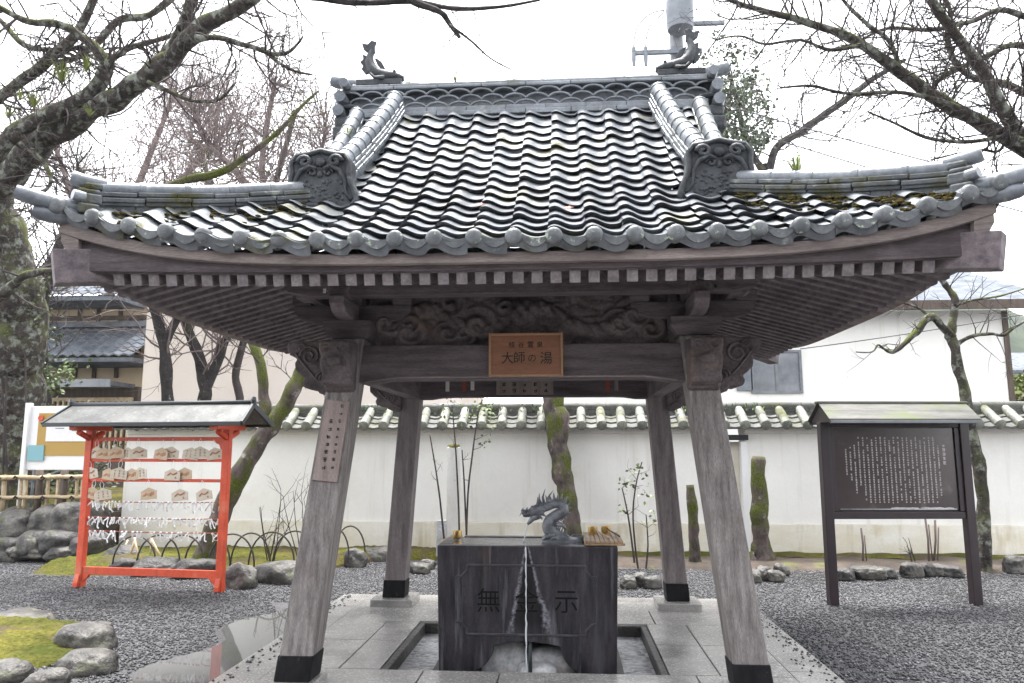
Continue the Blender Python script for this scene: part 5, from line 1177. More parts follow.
# ================================================================== TREES
def poly(pts, Y, dY=0):
    n = len(pts); return [at(x_, y_, Y + dY * i / max(1, n - 1)) for i, (x_, y_) in enumerate(pts)]
def rpx(rs_, Y): return [r_ * (Y - CAM.y) / F_PX for r_ in rs_]
def knobby(mb, pts, rad, sub=5, n=10, seed=0, amp=.12):
    sp_ = smooth_path(pts, sub); rr = lerp_r(rad, len(sp_))
    rr = [r_ * (1 + amp * mnoise.noise(V((i * .45, seed * 3.1, 0))) * 2) for i, r_ in enumerate(rr)]
    sp_ = [p + V((mnoise.noise(V((i * .31, seed, 1))), mnoise.noise(V((i * .31, seed, 5))), mnoise.noise(V((i * .31, seed, 9))))) * rr[i] * .35 for i, p in enumerate(sp_)]
    mb.tube(sp_, rr, n); return sp_, rr
def grow(mb, p, d, L, r, lev, rng, up=.1, wig=.35, kids=(3, 5), sides=4, tips=None, shrink=.55):
    n = max(3, int(L / .14)) if L > .3 else 3; pts = [p]; q = p.copy(); dd = d.normalized(); st = L / n
    for i in range(n):
        dd = (dd + V((rng.gauss(0, wig), rng.gauss(0, wig), rng.gauss(0, wig) + up)) * .5).normalized(); q = q + dd * st; pts.append(q.copy())
    mb.tube(pts, lerp_r([r, r * .75, r * .35], len(pts)), sides if lev > 0 else 3, caps=False)
    if tips is not None: tips.append((pts[-1], dd.copy(), lev))
    if lev > 0:
        for k in range(rng.randint(*kids)):
            i = rng.randint(1, len(pts) - 1); ax = (pts[i] - pts[i - 1]).normalized(); o_ = ax.orthogonal().normalized(); o_ = Matrix.Rotation(rng.uniform(0, 6.28), 3, ax) @ o_
            grow(mb, pts[i], ax * rng.uniform(.4, .9) + o_ * rng.uniform(.5, 1), L * shrink * rng.uniform(.6, 1.2), max(.0022, r * .5), lev - 1, rng, up, wig, kids, sides, tips, shrink)
def sprout(mb, sp_, rr, n, L, lev, rng, t0=.1, up=.1, rmul=.35, rmax=.02, kids=(2, 4), tips=None, wig=.35):
    for k in range(n):
        i = rng.randint(max(1, int(len(sp_) * t0)), len(sp_) - 1); ax = (sp_[i] - sp_[i - 1]).normalized(); o_ = Matrix.Rotation(rng.uniform(0, 6.28), 3, ax) @ ax.orthogonal().normalized()
        grow(mb, sp_[i], ax * rng.uniform(.2, .9) + o_, L * rng.uniform(.5, 1.2), min(rmax, rr[i] * rmul), lev, rng, up, wig, kids, 4, tips)
def leaves(mb, c, n, spread, sz, rng, droop=.3):
    for i in range(n):
        p = c + V((rng.gauss(0, spread), rng.gauss(0, spread), rng.gauss(0, spread * .8))); d = V((rng.gauss(0, 1), rng.gauss(0, 1), rng.gauss(-droop, .6))).normalized(); s_ = d.orthogonal().normalized(); s_ = Matrix.Rotation(rng.uniform(0, 6.28), 3, d) @ s_
        l = sz * rng.uniform(.6, 1.3); w_ = l * .3; mb.add([p, p + d * l * .5 + s_ * w_, p + d * l, p + d * l * .5 - s_ * w_], [(0, 1, 2, 3)])

# ---- the big old tree at the left: trunk behind the fence, lichen limbs sweeping over the roof corner
lt = empty('old_tree', (at(20, 470, 6.2).x, 6.2, .6), 0, 'big old lichen covered tree at the left edge with limbs over the roof', 'tree')
rng = random.Random(101); mb = MB(); tw = MB()
tp = [V((at(14, 480, 6.2).x, 6.2, .3))] + [at(x_, y_, 6.2 - .25 * i) for i, (x_, y_) in enumerate(((18, 440), (16, 380), (20, 320), (10, 260), (-8, 215), (-20, 185)))]
knobby(mb, tp, rpx([34, 27, 24, 25, 23, 22, 24], 6), 6, 14, 1, .10)
Y1 = 4.6
LIMBS = [([(-25, 215), (0, 185), (22, 160), (48, 138), (85, 115), (120, 95), (150, 75), (176, 52), (205, 26), (245, 3), (275, -22)], [25, 22, 19, 16, 14, 13, 12, 10.5, 9, 8, 6], 3.6, -1.6, 18),
         ([(-20, 185), (0, 148), (25, 126), (60, 110), (92, 92), (106, 70), (104, 58), (85, 40), (60, 24), (30, 22), (0, 8), (-20, 0)], [15, 13, 11, 10, 10, 10, 8, 6, 5, 4.5, 4, 3], 3.8, -.8, 14),
         ([(150, 75), (172, 48), (185, 20), (197, -15)], [10, 9, 8, 7], 3.1, -.4, 8),
         ([(104, 66), (125, 50), (150, 42), (180, 33)], [6, 5, 4, 2.5], 3.3, .3, 8),
         ([(-20, 110), (0, 97), (28, 76), (58, 52), (82, 25), (98, -12)], [9, 8, 7.5, 7, 6.5, 6], 4.5, -.6, 12),
         ([(196, 38), (220, 38), (248, 46), (275, 54), (292, 50), (303, 36)], [5, 4, 3.5, 3, 2.2, 1.4], 2.4, -.2, 8),
         ([(262, 48), (275, 60), (292, 70), (312, 75)], [3, 2.5, 2, 1.2], 2.3, 0, 4),
         ([(148, 82), (170, 92), (195, 101), (220, 99), (236, 82)], [3.6, 3, 2.6, 2.2, 1.4], 3.0, 0, 6),
         ([(30, 150), (45, 165), (50, 185), (30, 200)], [4, 3.4, 2.6, 2], 3.6, 0, 6),
         ([(-10, 305), (8, 290), (22, 277), (40, 272), (62, 269)], [8, 7, 5.5, 4.5, 4], 5.0, -.8, 4),
         ([(0, 20), (25, 45), (55, 50), (85, 48), (110, 60)], [4, 4, 3.5, 3.5, 3], 4.2, 0, 8),
         ([(180, -10), (150, 15), (120, 20), (95, 45), (70, 60), (40, 62)], [6, 5, 5, 4.5, 4, 2.5], 4.4, 0, 10)]
for i, (pts, r_, Y, dY, n) in enumerate(LIMBS):
    if i == 0: pts3 = [tp[-1]] + [at(x_, y_, 4.6 + (Y + dY - 4.6) * k / (len(pts) - 2)) for k, (x_, y_) in enumerate(pts[1:])]; rr_ = rpx([q * .8 for q in r_], 4.6)
    else: pts3 = poly(pts, Y, dY); rr_ = rpx([q * .78 for q in r_], Y)
    sp_, rr = knobby(mb, pts3, rr_, 5, 9, i + 3)
    sprout(tw, sp_, rr, int(n * 2.2), .8, 2, rng, .12, .06, .4, .016, (2, 4))
mb.build('trunk', M['bark'], lt, world=True, smooth=True); tw.build('twigs', M['twig'], lt, world=True, nrm=False)
for (px, py, Y, n, h) in ((62, 74, 3.6, 40, .34), (86, 64, 3.4, 26, .24), (34, 100, 4.0, 24, .25), (8, 110, 4.2, 20, .22), (90, 108, 3.4, 14, .16), (20, 92, 4.0, 14, .2)):
    mb = MB(); tuft(mb, at(px, py + 8, Y - .25), n, h * 1.2, h * 1.2, rng, .010); mb.build('fern_tuft', M['leaf_lime'], lt, world=True, nrm=False)
# ---- the tree at the right, its trunk just outside the picture
rt_ = empty('lichen_tree', (7.1, 2.6, 0), 0, 'lichen speckled bare tree reaching in from the upper right corner', 'tree')
mb = MB(); tw = MB(); rng = random.Random(202)
knobby(mb, [(7.1, 2.6, -.1), (7.05, 2.6, 1.2), (6.8, 2.5, 2.4), at(1075, 205, 2.3), at(1040, 162, 2.2)], [.24, .20, .17, .14, .12], 5, 12, 2)
RL = [([(1050, 172), (1024, 149), (985, 126), (950, 106), (918, 86), (885, 61), (850, 38), (800, 20), (752, 8), (725, -2)], [10, 9, 8.5, 8, 7, 6, 5, 4, 3, 2], 2.2, -.8, 16),
      ([(1050, 172), (1022, 140), (1000, 104), (984, 74), (964, 45), (944, 20), (922, -12)], [9, 8, 7.5, 7, 6, 5.5, 5], 2.2, -.4, 12),
      ([(1035, 98), (1005, 84), (975, 78), (955, 62), (948, 40), (950, 10), (940, -10)], [5, 4.5, 4, 3.6, 3, 2.6, 2], 2.6, 0, 10),
      ([(1040, 50), (1010, 45), (980, 60), (950, 72), (935, 85)], [4.5, 4, 3.5, 3, 2.5], 2.8, 0, 8),
      ([(1030, 128), (995, 138), (958, 142), (925, 137), (892, 122), (868, 112)], [3, 2.6, 2.2, 1.8, 1.5, 1], 2.0, -.2, 8),
      ([(900, 70), (890, 42), (872, 28), (850, 8), (835, -10)], [3.4, 3, 2.6, 2.2, 1.8], 1.8, 0, 8),
      ([(960, 108), (930, 98), (890, 92), (850, 94), (812, 86), (780, 88)], [3.2, 2.8, 2.4, 2, 1.6, 1.1], 1.7, -.2, 10),
      ([(1035, 20), (1000, 10), (970, 22), (930, 30), (890, 28), (860, 40)], [4, 3.6, 3, 2.6, 2, 1.4], 2.6, 0, 10),
      ([(1010, 120), (1000, 150), (975, 150), (930, 160)], [2.2, 1.8, 1.4, 1], 2.1, 0, 5),
      ([(860, 45), (830, 50), (800, 40), (765, 44), (740, 36), (715, 40)], [2.6, 2.2, 1.8, 1.5, 1.2, .9], 1.5, 0, 8)]
tips = []
for i, (pts, r_, Y, dY, n) in enumerate(RL):
    sp_, rr = knobby(mb, poly(pts, Y, dY), rpx([q * .85 for q in r_], Y), 5, 9, i + 31); sprout(tw, sp_, rr, int(n * 3.2), .75, 2, rng, .08, .02, .4, .011, (2, 4), tips)
mb.build('trunk', M['bark'], rt_, world=True, smooth=True); tw.build('twigs', M['twig'], rt_, world=True, nrm=False)
mb = MB()
for p, d, lev in tips:
    if rng.random() < .05: leaves(mb, p, 5, .04, .03, rng)
mb.build('foliage', M['leaf_dark'], rt_, world=True, nrm=False)
# branch hanging in at the top middle from a tree overhead
ob = empty('overhead_branch', at(420, -40, 2.0), 0, 'thin drooping branch hanging into the top of the view above the ridge', 'branch')
mb = MB(); rng = random.Random(303)
for i, (pts, r_) in enumerate((([(300, -8), (330, 0), (370, 3), (410, 1), (450, 8), (490, 8), (540, 0)], [3.5, 3.6, 3.6, 3.2, 2.6, 2.2, 1.2]), ([(395, -20), (410, 0), (440, 12), (448, 22), (460, 38)], [5, 4.5, 3.4, 3, 2]), ([(448, 24), (470, 40), (490, 58), (512, 70)], [1.6, 1.2, .9, .6]))):
    sp_, rr = knobby(mb, poly(pts, 1.6, .2), rpx(r_, 1.6), 5, 7, i + 60); sprout(mb, sp_, rr, 9, .45, 1, rng, .1, -.15, .3, .007, (1, 3))
mb.build('branch', M['bark_dark'], ob, world=True, nrm=False)
# ---- slender tree behind the notice board
st_ = empty('slender_tree', (atz(984, 572, 0).x, 4.67, 0), 0, 'slender crooked tree with lichen bark behind the notice board', 'tree')
mb = MB(); tw = MB(); rng = random.Random(404); Y = 4.67
for i, (pts, r_, dY) in enumerate((([(985, 578), (984, 540), (983, 500), (977, 460), (970, 425), (963, 385), (955, 352), (951, 334)], [9, 7.5, 7, 7.5, 7, 6.5, 6, 6.5], 0),
        ([(951, 336), (942, 326), (930, 317), (916, 332), (903, 345), (893, 352), (884, 349), (878, 345), (872, 352), (856, 352)], [5, 4.5, 5, 4, 3, 2.4, 1.6, 1.2, 1, .7], -.3),
        ([(950, 338), (953, 318), (955, 300), (949, 290), (942, 280), (934, 268), (926, 255)], [5.5, 5, 4.5, 4, 3.5, 3, 2.4], .2),
        ([(955, 345), (972, 336), (990, 334), (1004, 335), (1016, 326), (1030, 318)], [3, 2.4, 2, 2, 1.7, 1.4], -.2),
        ([(931, 317), (918, 308), (900, 302), (880, 298)], [2.4, 1.8, 1.4, .9], .2), ([(954, 305), (975, 300), (1000, 296), (1026, 288)], [1.8, 1.5, 1.2, .9], .1))):
    sp_, rr = knobby(mb, poly(pts, Y, dY), rpx([q * .78 for q in r_], Y), 5, 9, i + 80, .14)
    if i: sprout(tw, sp_, rr, 9, .45, 1, rng, .2, .1, .35, .008, (2, 4))
mb.build('trunk', M['bark'], st_, world=True, smooth=True); tw.build('twigs', M['twig'], st_, world=True, nrm=False)
# ---- leaning mossy trunk behind the plaque rack
ln = empty('leaning_tree', atz(204, 560, .1), 0, 'leaning mossy trunk rising to the right behind the red rack', 'tree')
mb = MB(); tw = MB(); rng = random.Random(505); Y = 4.32
sp_, rr = knobby(mb, poly([(202, 566), (212, 535), (224, 505), (240, 474), (258, 445), (276, 418), (293, 390), (305, 362), (318, 330), (330, 295)], Y, .6), rpx([11, 10, 10.5, 10, 9, 8.5, 8, 7, 6, 5], Y), 5, 10, 91)
sprout(tw, sp_, rr, 8, .8, 2, rng, .6, .2, .4, .012)
sp_, rr = knobby(mb, poly([(268, 432), (264, 405), (263, 380), (258, 355), (246, 335), (235, 322)], Y + .3, .2), rpx([6, 6, 5.5, 5, 4.5, 3], Y), 5, 9, 92); sprout(tw, sp_, rr, 8, .7, 2, rng, .4, .2, .4, .01)
mb.build('trunk', M['bark_moss'], ln, world=True, smooth=True); tw.build('twigs', M['twig'], ln, world=True, nrm=False)
# ---- mossy trunk behind the basin
ct = empty('mossy_tree', (at(573, 545, 5.25).x, 5.25, .05), 0, 'knobbly trunk with green moss behind the dragon spout', 'tree')
mb = MB(); rng = random.Random(606); tw = MB()
sp_, rr = knobby(mb, poly([(575, 552), (573, 535), (570, 510), (565, 485), (561, 462), (558, 442), (557, 422), (554, 402), (550, 380), (540, 340), (520, 290)], 5.25, .4), rpx([8.5, 8, 8.5, 9.5, 10, 10.5, 12, 11.5, 10, 8, 6], 5.25), 5, 12, 95, .10)
sprout(tw, sp_, rr, 8, 1.0, 2, rng, .7, .2, .4, .015)
mb.build('trunk', M['bark_moss'], ct, world=True, smooth=True); tw.build('twigs', M['twig'], ct, world=True, nrm=False)
sm = MB(); knobby(sm, [(at(762, 575, 5.2).x, 5.2, -.05), (at(762, 555, 5.2).x, 5.2, .15), (at(760, 520, 5.2).x, 5.2, .5), (at(759, 490, 5.2).x, 5.2, .9), (at(758, 456, 5.2).x, 5.2, at(758, 456, 5.2).z)], rpx([13, 10.5, 8, 7.5, 6], 5.2), 6, 12, 97, .15)
tag(sm.build('mossy_stump', M['bark_moss'], smooth=True), 'mossy cut off trunk against the wall left of the notice board', 'tree stump')
sm = MB(); knobby(sm, [(at(695, 574, 4.9).x, 4.9, -.05), (at(694, 540, 4.9).x, 4.9, .3), (at(693, 510, 4.9).x, 4.9, .6), (at(690, 490, 4.9).x, 4.9, at(690, 485, 4.9).z)], rpx([7, 5.5, 5, 4], 4.9), 6, 10, 98, .15)
tag(sm.build('mossy_stump', M['bark_moss'], smooth=True), 'thin green mossy trunk half hidden behind the right front post', 'tree stump')
# ---- dark trunks and twiggy trees further back, left
def far_tree(name, px, py, Y, zb, trunk_pts, r_, lab, m_b, m_t, seed, n=16, L=1.6, lev=3, grp=None, kids=(2, 4)):
    rng = random.Random(seed); b0 = at(px, py, Y); o = empty(name, (b0.x, Y, zb), 0, lab, 'tree', grp); mb = MB(); tw = MB()
    for i, pts in enumerate(trunk_pts):
        p3 = poly(pts, Y, .4 * (i % 2)); 
        if i == 0: p3[0].z = zb - .1
        sp_, rr = knobby(mb, p3, rpx([q * (1 if i == 0 else .7) for q in r_], Y), 5, 8, seed + i); sprout(tw, sp_, rr, n, L, lev - 1, rng, .3, .12, .35, .02, kids)
    mb.build('trunk', m_b, o, world=True, smooth=True); tw.build('twigs', m_t, o, world=True, nrm=False); return o
BT = 'bare trees beyond the left of the wall'
far_tree('bare_tree', 167, 430, 8.0, 0, [[(170, 470), (168, 420), (166, 370), (160, 325), (145, 290), (130, 250), (120, 200)], [(164, 345), (180, 310), (190, 270), (205, 225), (212, 180)]], [7, 6.5, 6, 5.5, 5, 4, 3], 'dark straight trunk with reddish twigs in front of the cream wall', M['bark_dark'], M['twig_pink'], 71, 22, 1.5, 3, BT)
far_tree('bare_tree', 207, 430, 8.6, 0, [[(205, 470), (203, 420), (205, 385), (198, 355), (185, 320), (180, 270), (165, 220)], [(206, 388), (218, 360), (228, 335), (245, 295), (265, 240), (280, 190)]], [8, 7, 6.5, 6, 5, 4, 3], 'dark forked trunk in front of the cream wall above the red rack', M['bark_dark'], M['twig_pink'], 72, 22, 1.6, 3, BT)
far_tree('bare_tree', 240, 430, 9.2, 0, [[(238, 470), (240, 410), (236, 370), (250, 320), (262, 260), (272, 200), (285, 150), (295, 110)], [(245, 340), (225, 290), (215, 230), (205, 160)]], [4, 4, 4, 4, 4, 3.4, 3, 2.4], 'thin reddish twigged tree rising behind the left eave', M['twig'], M['twig_pink'], 73, 24, 1.5, 3, BT)
far_tree('cherry_tree', 100, 430, 21, 0, [[(100, 480), (98, 400), (105, 320), (120, 240), (140, 180), (160, 130), (175, 90)], [(110, 290), (80, 220), (60, 160), (40, 110)], [(122, 235), (170, 190), (210, 150), (235, 110)]], [6, 5.5, 5, 4.5, 3.6, 2.8, 2], 'broad reddish bare cherry tree filling the sky behind the left corner tile', M['twig_pink'], M['twig_pink'], 74, 120, 3.4, 3, BT)
far_tree('cherry_tree', 300, 430, 14, 0, [[(300, 500), (295, 400), (285, 300), (270, 220), (262, 170), (268, 120), (275, 85)], [(280, 270), (300, 210), (318, 165), (325, 130)], [(268, 210), (235, 170), (205, 140), (190, 100)]], [6, 5.5, 5, 4, 3.4, 2.8, 2], 'reddish bare cherry tree behind the left descending ridge of the roof', M['twig_pink'], M['twig_pink'], 75, 120, 2.2, 3, BT)
far_tree('cherry_tree', 30, 430, 10, .6, [[(40, 480), (45, 400), (40, 330), (50, 270), (70, 220), (80, 170)], [(42, 330), (15, 270), (0, 220), (-10, 180)]], [7, 7, 6.5, 6, 5, 4], 'bare tangled tree behind the big trunk at the left edge', M['bark_dark'], M['twig'], 76, 60, 1.5, 3, BT)
# long mossy bough crossing behind the left corner ridge
mb = MB(); rng = random.Random(88); o = empty('leaning_bough', at(185, 182, 4.5), 0, 'long mossy bough rising to the right above the left corner ridge', 'branch')
sp_, rr = knobby(mb, poly([(110, 205), (150, 192), (185, 181), (215, 174), (235, 164), (258, 148), (280, 130), (300, 108), (318, 91)], 4.2, .5), rpx([5, 5, 4.6, 4.4, 4, 3.4, 2.6, 2, 1.3], 4.5), 5, 8, 99); sprout(mb, sp_, rr, 20, .8, 2, rng, .15, .15, .35, .01)
mb.build('bough', M['bark_moss'], o, world=True, nrm=False, smooth=True)
# ---- evergreen with small leaf clumps beyond the right gable
eg = empty('evergreen_tree', (at(790, 430, 19.5).x, 19.5, 0), 0, 'sparse dark leaved tree beyond the right end of the ridge', 'tree'); mb = MB(); lf = MB(); rng = random.Random(808); tips = []
for i, (pts, r_) in enumerate((([(800, 480), (798, 380), (785, 280), (770, 200), (763, 165)], [9, 8, 7, 6, 5]), ([(768, 185), (775, 150), (797, 134), (818, 119), (848, 98), (876, 77), (905, 60)], [4, 4, 4, 4, 3.4, 2.8, 2]), ([(766, 175), (750, 150), (742, 125), (735, 95), (728, 70)], [4, 3.4, 3, 2.4, 1.6]), ([(760, 165), (740, 150), (728, 140), (715, 120)], [3, 2.4, 2, 1.4]))):
    sp_, rr = knobby(mb, poly(pts, 19.5, .3), rpx(r_, 19.5), 5, 8, 110 + i)
    if i: sprout(mb, sp_, rr, 20, 1.7, 2, rng, .15, .05, .35, .03, (2, 3), tips)
for p, d, lev in tips:
    xp = (p - CAM); u = CX + F_PX * xp.dot(RT) / xp.dot(FW)
    if u < 770 and rng.random() < .8: leaves(lf, p, 12, .16, .17, rng)
mb.build('trunk', M['bark_dark'], eg, world=True, nrm=False); lf.build('crown', M['leaf_dark'], eg, world=True, nrm=False)
# ---- shrubs
def bush(name, c, rx, rz, n, sz, m_, lab, seed, grp=None, stems=6):
    rng = random.Random(seed); o = empty(name, c, 0, lab, 'shrub', grp); mb = MB(); st2 = MB()
    cl = [(V(c) + V((rng.gauss(0, rx * .5), rng.gauss(0, rx * .45), rz * rng.uniform(.15, 1.0)))) for _ in range(max(8, n // 40))]
    for q in cl: leaves(mb, q, n // len(cl), rx * .22, sz, rng)
    for q in cl[:stems]: st2.tube([V(c), V(c).lerp(q, .5) + V((rng.uniform(-.1, .1), 0, .1)), q], [.02, .014, .006], 5)
    st2.build('stem', M['twig'], o, world=True, nrm=False); mb.build('crown', m_, o, world=True, nrm=False); return o
SG = 'green shrubs behind the bamboo fence'
for i, (px, py, Y, rx, rz, n, m_, lab) in enumerate(((30, 480, 7.2, .8, 2.6, 1400, 'leaf', 'tall leafy green shrub beside the big left trunk'), (-20, 470, 6.8, .9, 3.4, 1600, 'leaf_dark', 'dark leafy shrub at the left edge of the picture'), (70, 470, 8.5, .8, 1.2, 900, 'leaf_dark', 'low shrub under the map sign'),
        (50, 340, 9.5, .7, .9, 0, 'leaf', ''))):
    if n: bush('leafy_shrub', (at(px, py, Y).x, Y, .66), rx, rz, n, .10, M[m_], lab, 900 + i, SG)
for i, (px, Y, h, lab) in enumerate(((272, 4.2, 1.0, 'bare thin stemmed shrub on the moss left of the front post'), (302, 4.6, 1.15, 'bare branching shrub close to the left front post'), (915, 5.0, .35, 'dry seedling behind the notice board'))):
    rng = random.Random(950 + i); b0 = V((at(px, 555, Y).x, Y, .08)); o = empty('bare_shrub', b0, 0, lab, 'shrub', 'bare shrubs in the beds'); mb = MB()
    for k in range(5 if i < 2 else 2): grow(mb, b0 + V((rng.uniform(-.06, .06), 0, 0)), V((rng.uniform(-.35, .35), rng.uniform(-.2, .2), 1)), h * rng.uniform(.7, 1), .009, 2, rng, .25, .16, (2, 3), 5, None, .45)
    mb.build('stem', M['twig'], o, world=True, nrm=False)
def sapling(lab, stems, Y, leafpts, seed, zb=.08):
    rng = random.Random(seed); b0 = at(stems[0][0][0], stems[0][0][1], Y); o = empty('sapling', (b0.x, Y, zb), 0, lab, 'sapling'); mb = MB(); lf = MB()
    for i, pts in enumerate(stems):
        p3 = poly(pts, Y, .1); p3[0].z = min(p3[0].z, zb); sp_, rr = knobby(mb, p3, rpx(lerp_r([1.15, .6], len(p3)), Y), 4, 6, seed + i, .05); sprout(mb, sp_, rr, 4, .25, 1, rng, .5, .1, .4, .005, (1, 2))
    for (px, py, n, sp2) in leafpts: leaves(lf, at(px, py, Y), n, sp2, .06, rng)
    mb.build('stem', M['twig'], o, world=True, nrm=False); lf.build('leaves', M['leaf'], o, world=True, nrm=False)
sapling('thin dark stemmed sapling with airy leaves left of the white stone post', [[(446, 540), (440, 500), (435, 465), (430, 436)], [(460, 540), (458, 490), (455, 440), (452, 405)]], 5.1, [(445, 412, 18, .09), (455, 402, 22, .10)], 31)
sapling('tall sapling with pale green leaves right of the white stone post', [[(466, 536), (468, 495), (473, 450), (478, 415), (482, 400)], [(468, 520), (464, 480), (462, 450)]], 5.0, [(480, 408, 30, .10), (488, 420, 26, .09), (470, 418, 20, .08), (484, 440, 14, .07), (495, 412, 14, .07)], 32)
sapling('tall bamboo like plant with bright green leaves in front of the big left trunk', [[(4, 480), (6, 400), (10, 320), (16, 262)], [(22, 480), (26, 400), (24, 330), (30, 285)], [(12, 480), (2, 380), (-4, 300)]], 5.5, [(14, 262, 60, .14), (28, 290, 60, .14), (6, 300, 60, .15), (38, 310, 40, .12), (0, 250, 40, .13), (20, 325, 40, .14), (46, 282, 24, .10)], 34, .66)
sapling('small leafy sapling on the gravel between basin and right rear post', [[(640, 580), (635, 545), (633, 510), (637, 480), (642, 462)], [(645, 578), (648, 545), (646, 515)], [(634, 540), (628, 515), (622, 488)]], 4.6, [(640, 470, 22, .07), (628, 488, 18, .07), (648, 495, 16, .07), (652, 520, 14, .06), (624, 510, 10, .05)], 33)

# ================================================================== HOUSES BEHIND
def window(parent, x0, x1, y, z0, z1, nb_=1, mf='brown_wood'):
    f = MB(); t_ = .06
    for q in ((x0, x1, z0 - t_, z0), (x0, x1, z1, z1 + t_), (x0 - t_, x0, z0 - t_, z1 + t_), (x1, x1 + t_, z0 - t_, z1 + t_)): f.box(q[0], q[1], y - .05, y + .02, q[2], q[3])
    for k in range(1, nb_ + 1): xx = x0 + (x1 - x0) * k / (nb_ + 1); f.box(xx - .025, xx + .025, y - .04, y + .01, z0, z1)
    fo = f.build('window', M[mf], parent, world=True)
    MB().box(x0 + .002, x1 - .002, y - .015, y - .003, z0 + .002, z1 - .002).build('pane', M['glass'], fo, world=True)
def tiled_slope(parent, x0, x1, ya, za, yb, zb, m_='far_tile', step=.28):
    mb = MB(); n = max(2, int((x1 - x0) / step)); rows2 = 8
    for r_ in range(rows2):
        t0, t1 = r_ / rows2, (r_ + 1) / rows2
        for i in range(n):
            xa, xb = x0 + (x1 - x0) * i / n, x0 + (x1 - x0) * (i + 1) / n; vs = []
            for (t_, o_) in ((t0, 0), (t0, .04), (t1, .01)):
                for q in range(5): u = q / 4; vs.append((xa + (xb - xa) * u, ya + (yb - ya) * t_, za + (zb - za) * t_ + o_ + .03 * math.cos(2 * math.pi * u)))
            mb.add(vs, [(r2 * 5 + q, r2 * 5 + q + 1, r2 * 5 + q + 6, r2 * 5 + q + 5) for r2 in range(2) for q in range(4)])
    mb.box(x0, x1, min(ya, yb) + .02, max(ya, yb), za - .16, za - .05)
    mb.box(x0, x1, max(ya, yb) - .15, max(ya, yb) + .15, zb, zb + .16)
    return mb.build('roof', M[m_], parent, world=True, nrm=False, smooth=True, angle=40)
# white storehouse at the right
wb = empty('white_building', (6.3, 12, 0), 0, 'plain white building with grey roof behind the wall at the right', 'building')
a, c = at(640, 300, 12), at(1001, 312, 12)
MB().box(-.2, c.x, 12, 18, -.1, 4.78).build('wall', M['plaster'], wb, world=True)
MB().box(c.x + .003, c.x + .12, 11.97, 18, -.1, 4.76).build('corner_board', M['brown_wood'], wb, world=True)
window(wb, at(752, 352, 12).x, at(800, 392, 12).x, 11.99, at(770, 391, 12).z, at(770, 353, 12).z, 1, 'concrete')
MB().box(at(735, 352, 12).x, at(751, 352, 12).x, 11.94, 11.985, at(740, 391, 12).z, at(740, 353, 12).z).build('shutter', M['metal_grey'], wb, world=True, bev=.01)
rf = MB(); zr = 4.80
rf.add([(-.8, 11.3, zr), (c.x + .9, 11.3, zr), (c.x + .9, 15, zr + 1.5), (-.8, 15, zr + 1.5), (-.8, 11.3, zr + .10), (c.x + .9, 11.3, zr + .10), (c.x + .9, 15, zr + 1.6), (-.8, 15, zr + 1.6)], [(0, 1, 2, 3), (7, 6, 5, 4), (0, 4, 5, 1), (1, 5, 6, 2), (2, 6, 7, 3), (3, 7, 4, 0)])
rf.build('roof', M['far_tile'], wb, world=True); MB().box(-.8, c.x + .9, 11.24, 11.296, zr - .12, zr + .08).build('gutter', M['brown_wood'], wb, world=True)
# cream building left
pk = empty('cream_building', (-7, 11, 0), 0, 'plain cream rendered building above the wall behind the leaning trunk', 'building')
MB().box(at(141, 400, 11).x, -2.2, 11, 17, -.1, 5.4).build('wall', M['pink_wall'], pk, world=True)
MB().box(at(141, 400, 11).x - .3, -1.9, 10.6, 17.3, 5.403, 5.6).build('roof', M['far_tile'], pk, world=True)
mb = MB(); mb.box(at(122, 400, 10.9).x, at(262, 400, 10.9).x, 10.86, 10.96, at(200, 402, 10.9).z - .1, at(200, 402, 10.9).z); mb.build('pipe_rail', M['metal_grey'], pk, world=True)
# traditional house far left
hs = empty('tiled_house', (-13, 14, 0), 0, 'old beige two storey house with grey tiled roofs at the left', 'house')
x0, x1 = -16.5, at(141, 400, 14).x
MB().box(x0, x1 - .1, 14, 19, -.1, 3.3).build('lower_wall', M['brown_wood'], hs, world=True)
MB().box(x0 + 1, x1 - .05, 14.6, 19, 3.3, 6.0).build('upper_wall', M['cream_wall'], hs, world=True)
mb = MB()
for px in (78, 97, 119): xx = at(px, 330, 14.55).x; mb.box(xx - .05, xx + .05, 14.54, 14.597, 3.6, 6.0)
zz = at(90, 318, 14.55).z; mb.box(x0 + 1, x1 - .06, 14.53, 14.593, zz - .06, zz + .06); mb.build('timber_frame', M['brown_wood'], hs, world=True)
window(hs, at(120, 340, 14.5).x, at(138, 340, 14.5).x, 14.57, at(130, 352, 14.5).z, at(130, 322, 14.5).z, 1)
tiled_slope(hs, x0 - .5, x1 + .25, 13.1, 4.05, 14.6, 5.05)
tiled_slope(hs, x0 - .5, x1 - .4, 13.3, 5.75, 16.0, 6.9)
MB().box(x0 - .5, x1 - .2, 12.9, 14, 3.25, 3.36).build('eave', M['far_tile'], hs, world=True); MB().box(x0 - .5, x1 - .2, 12.84, 12.896, 3.2, 3.4).build('gutter', M['metal_grey'], hs, world=True)
mb = MB()
for i in range(26): xx = x0 + 1 + (x1 - x0 - 1.3) * i / 25; mb.box(xx - .03, xx + .03, 13.93, 13.997, 1.5, 2.9)
mb.box(x0 + .8, x1 - .2, 13.92, 13.995, 2.9, 3.0); mb.build('lattice', M['bamboo'], hs, world=True)
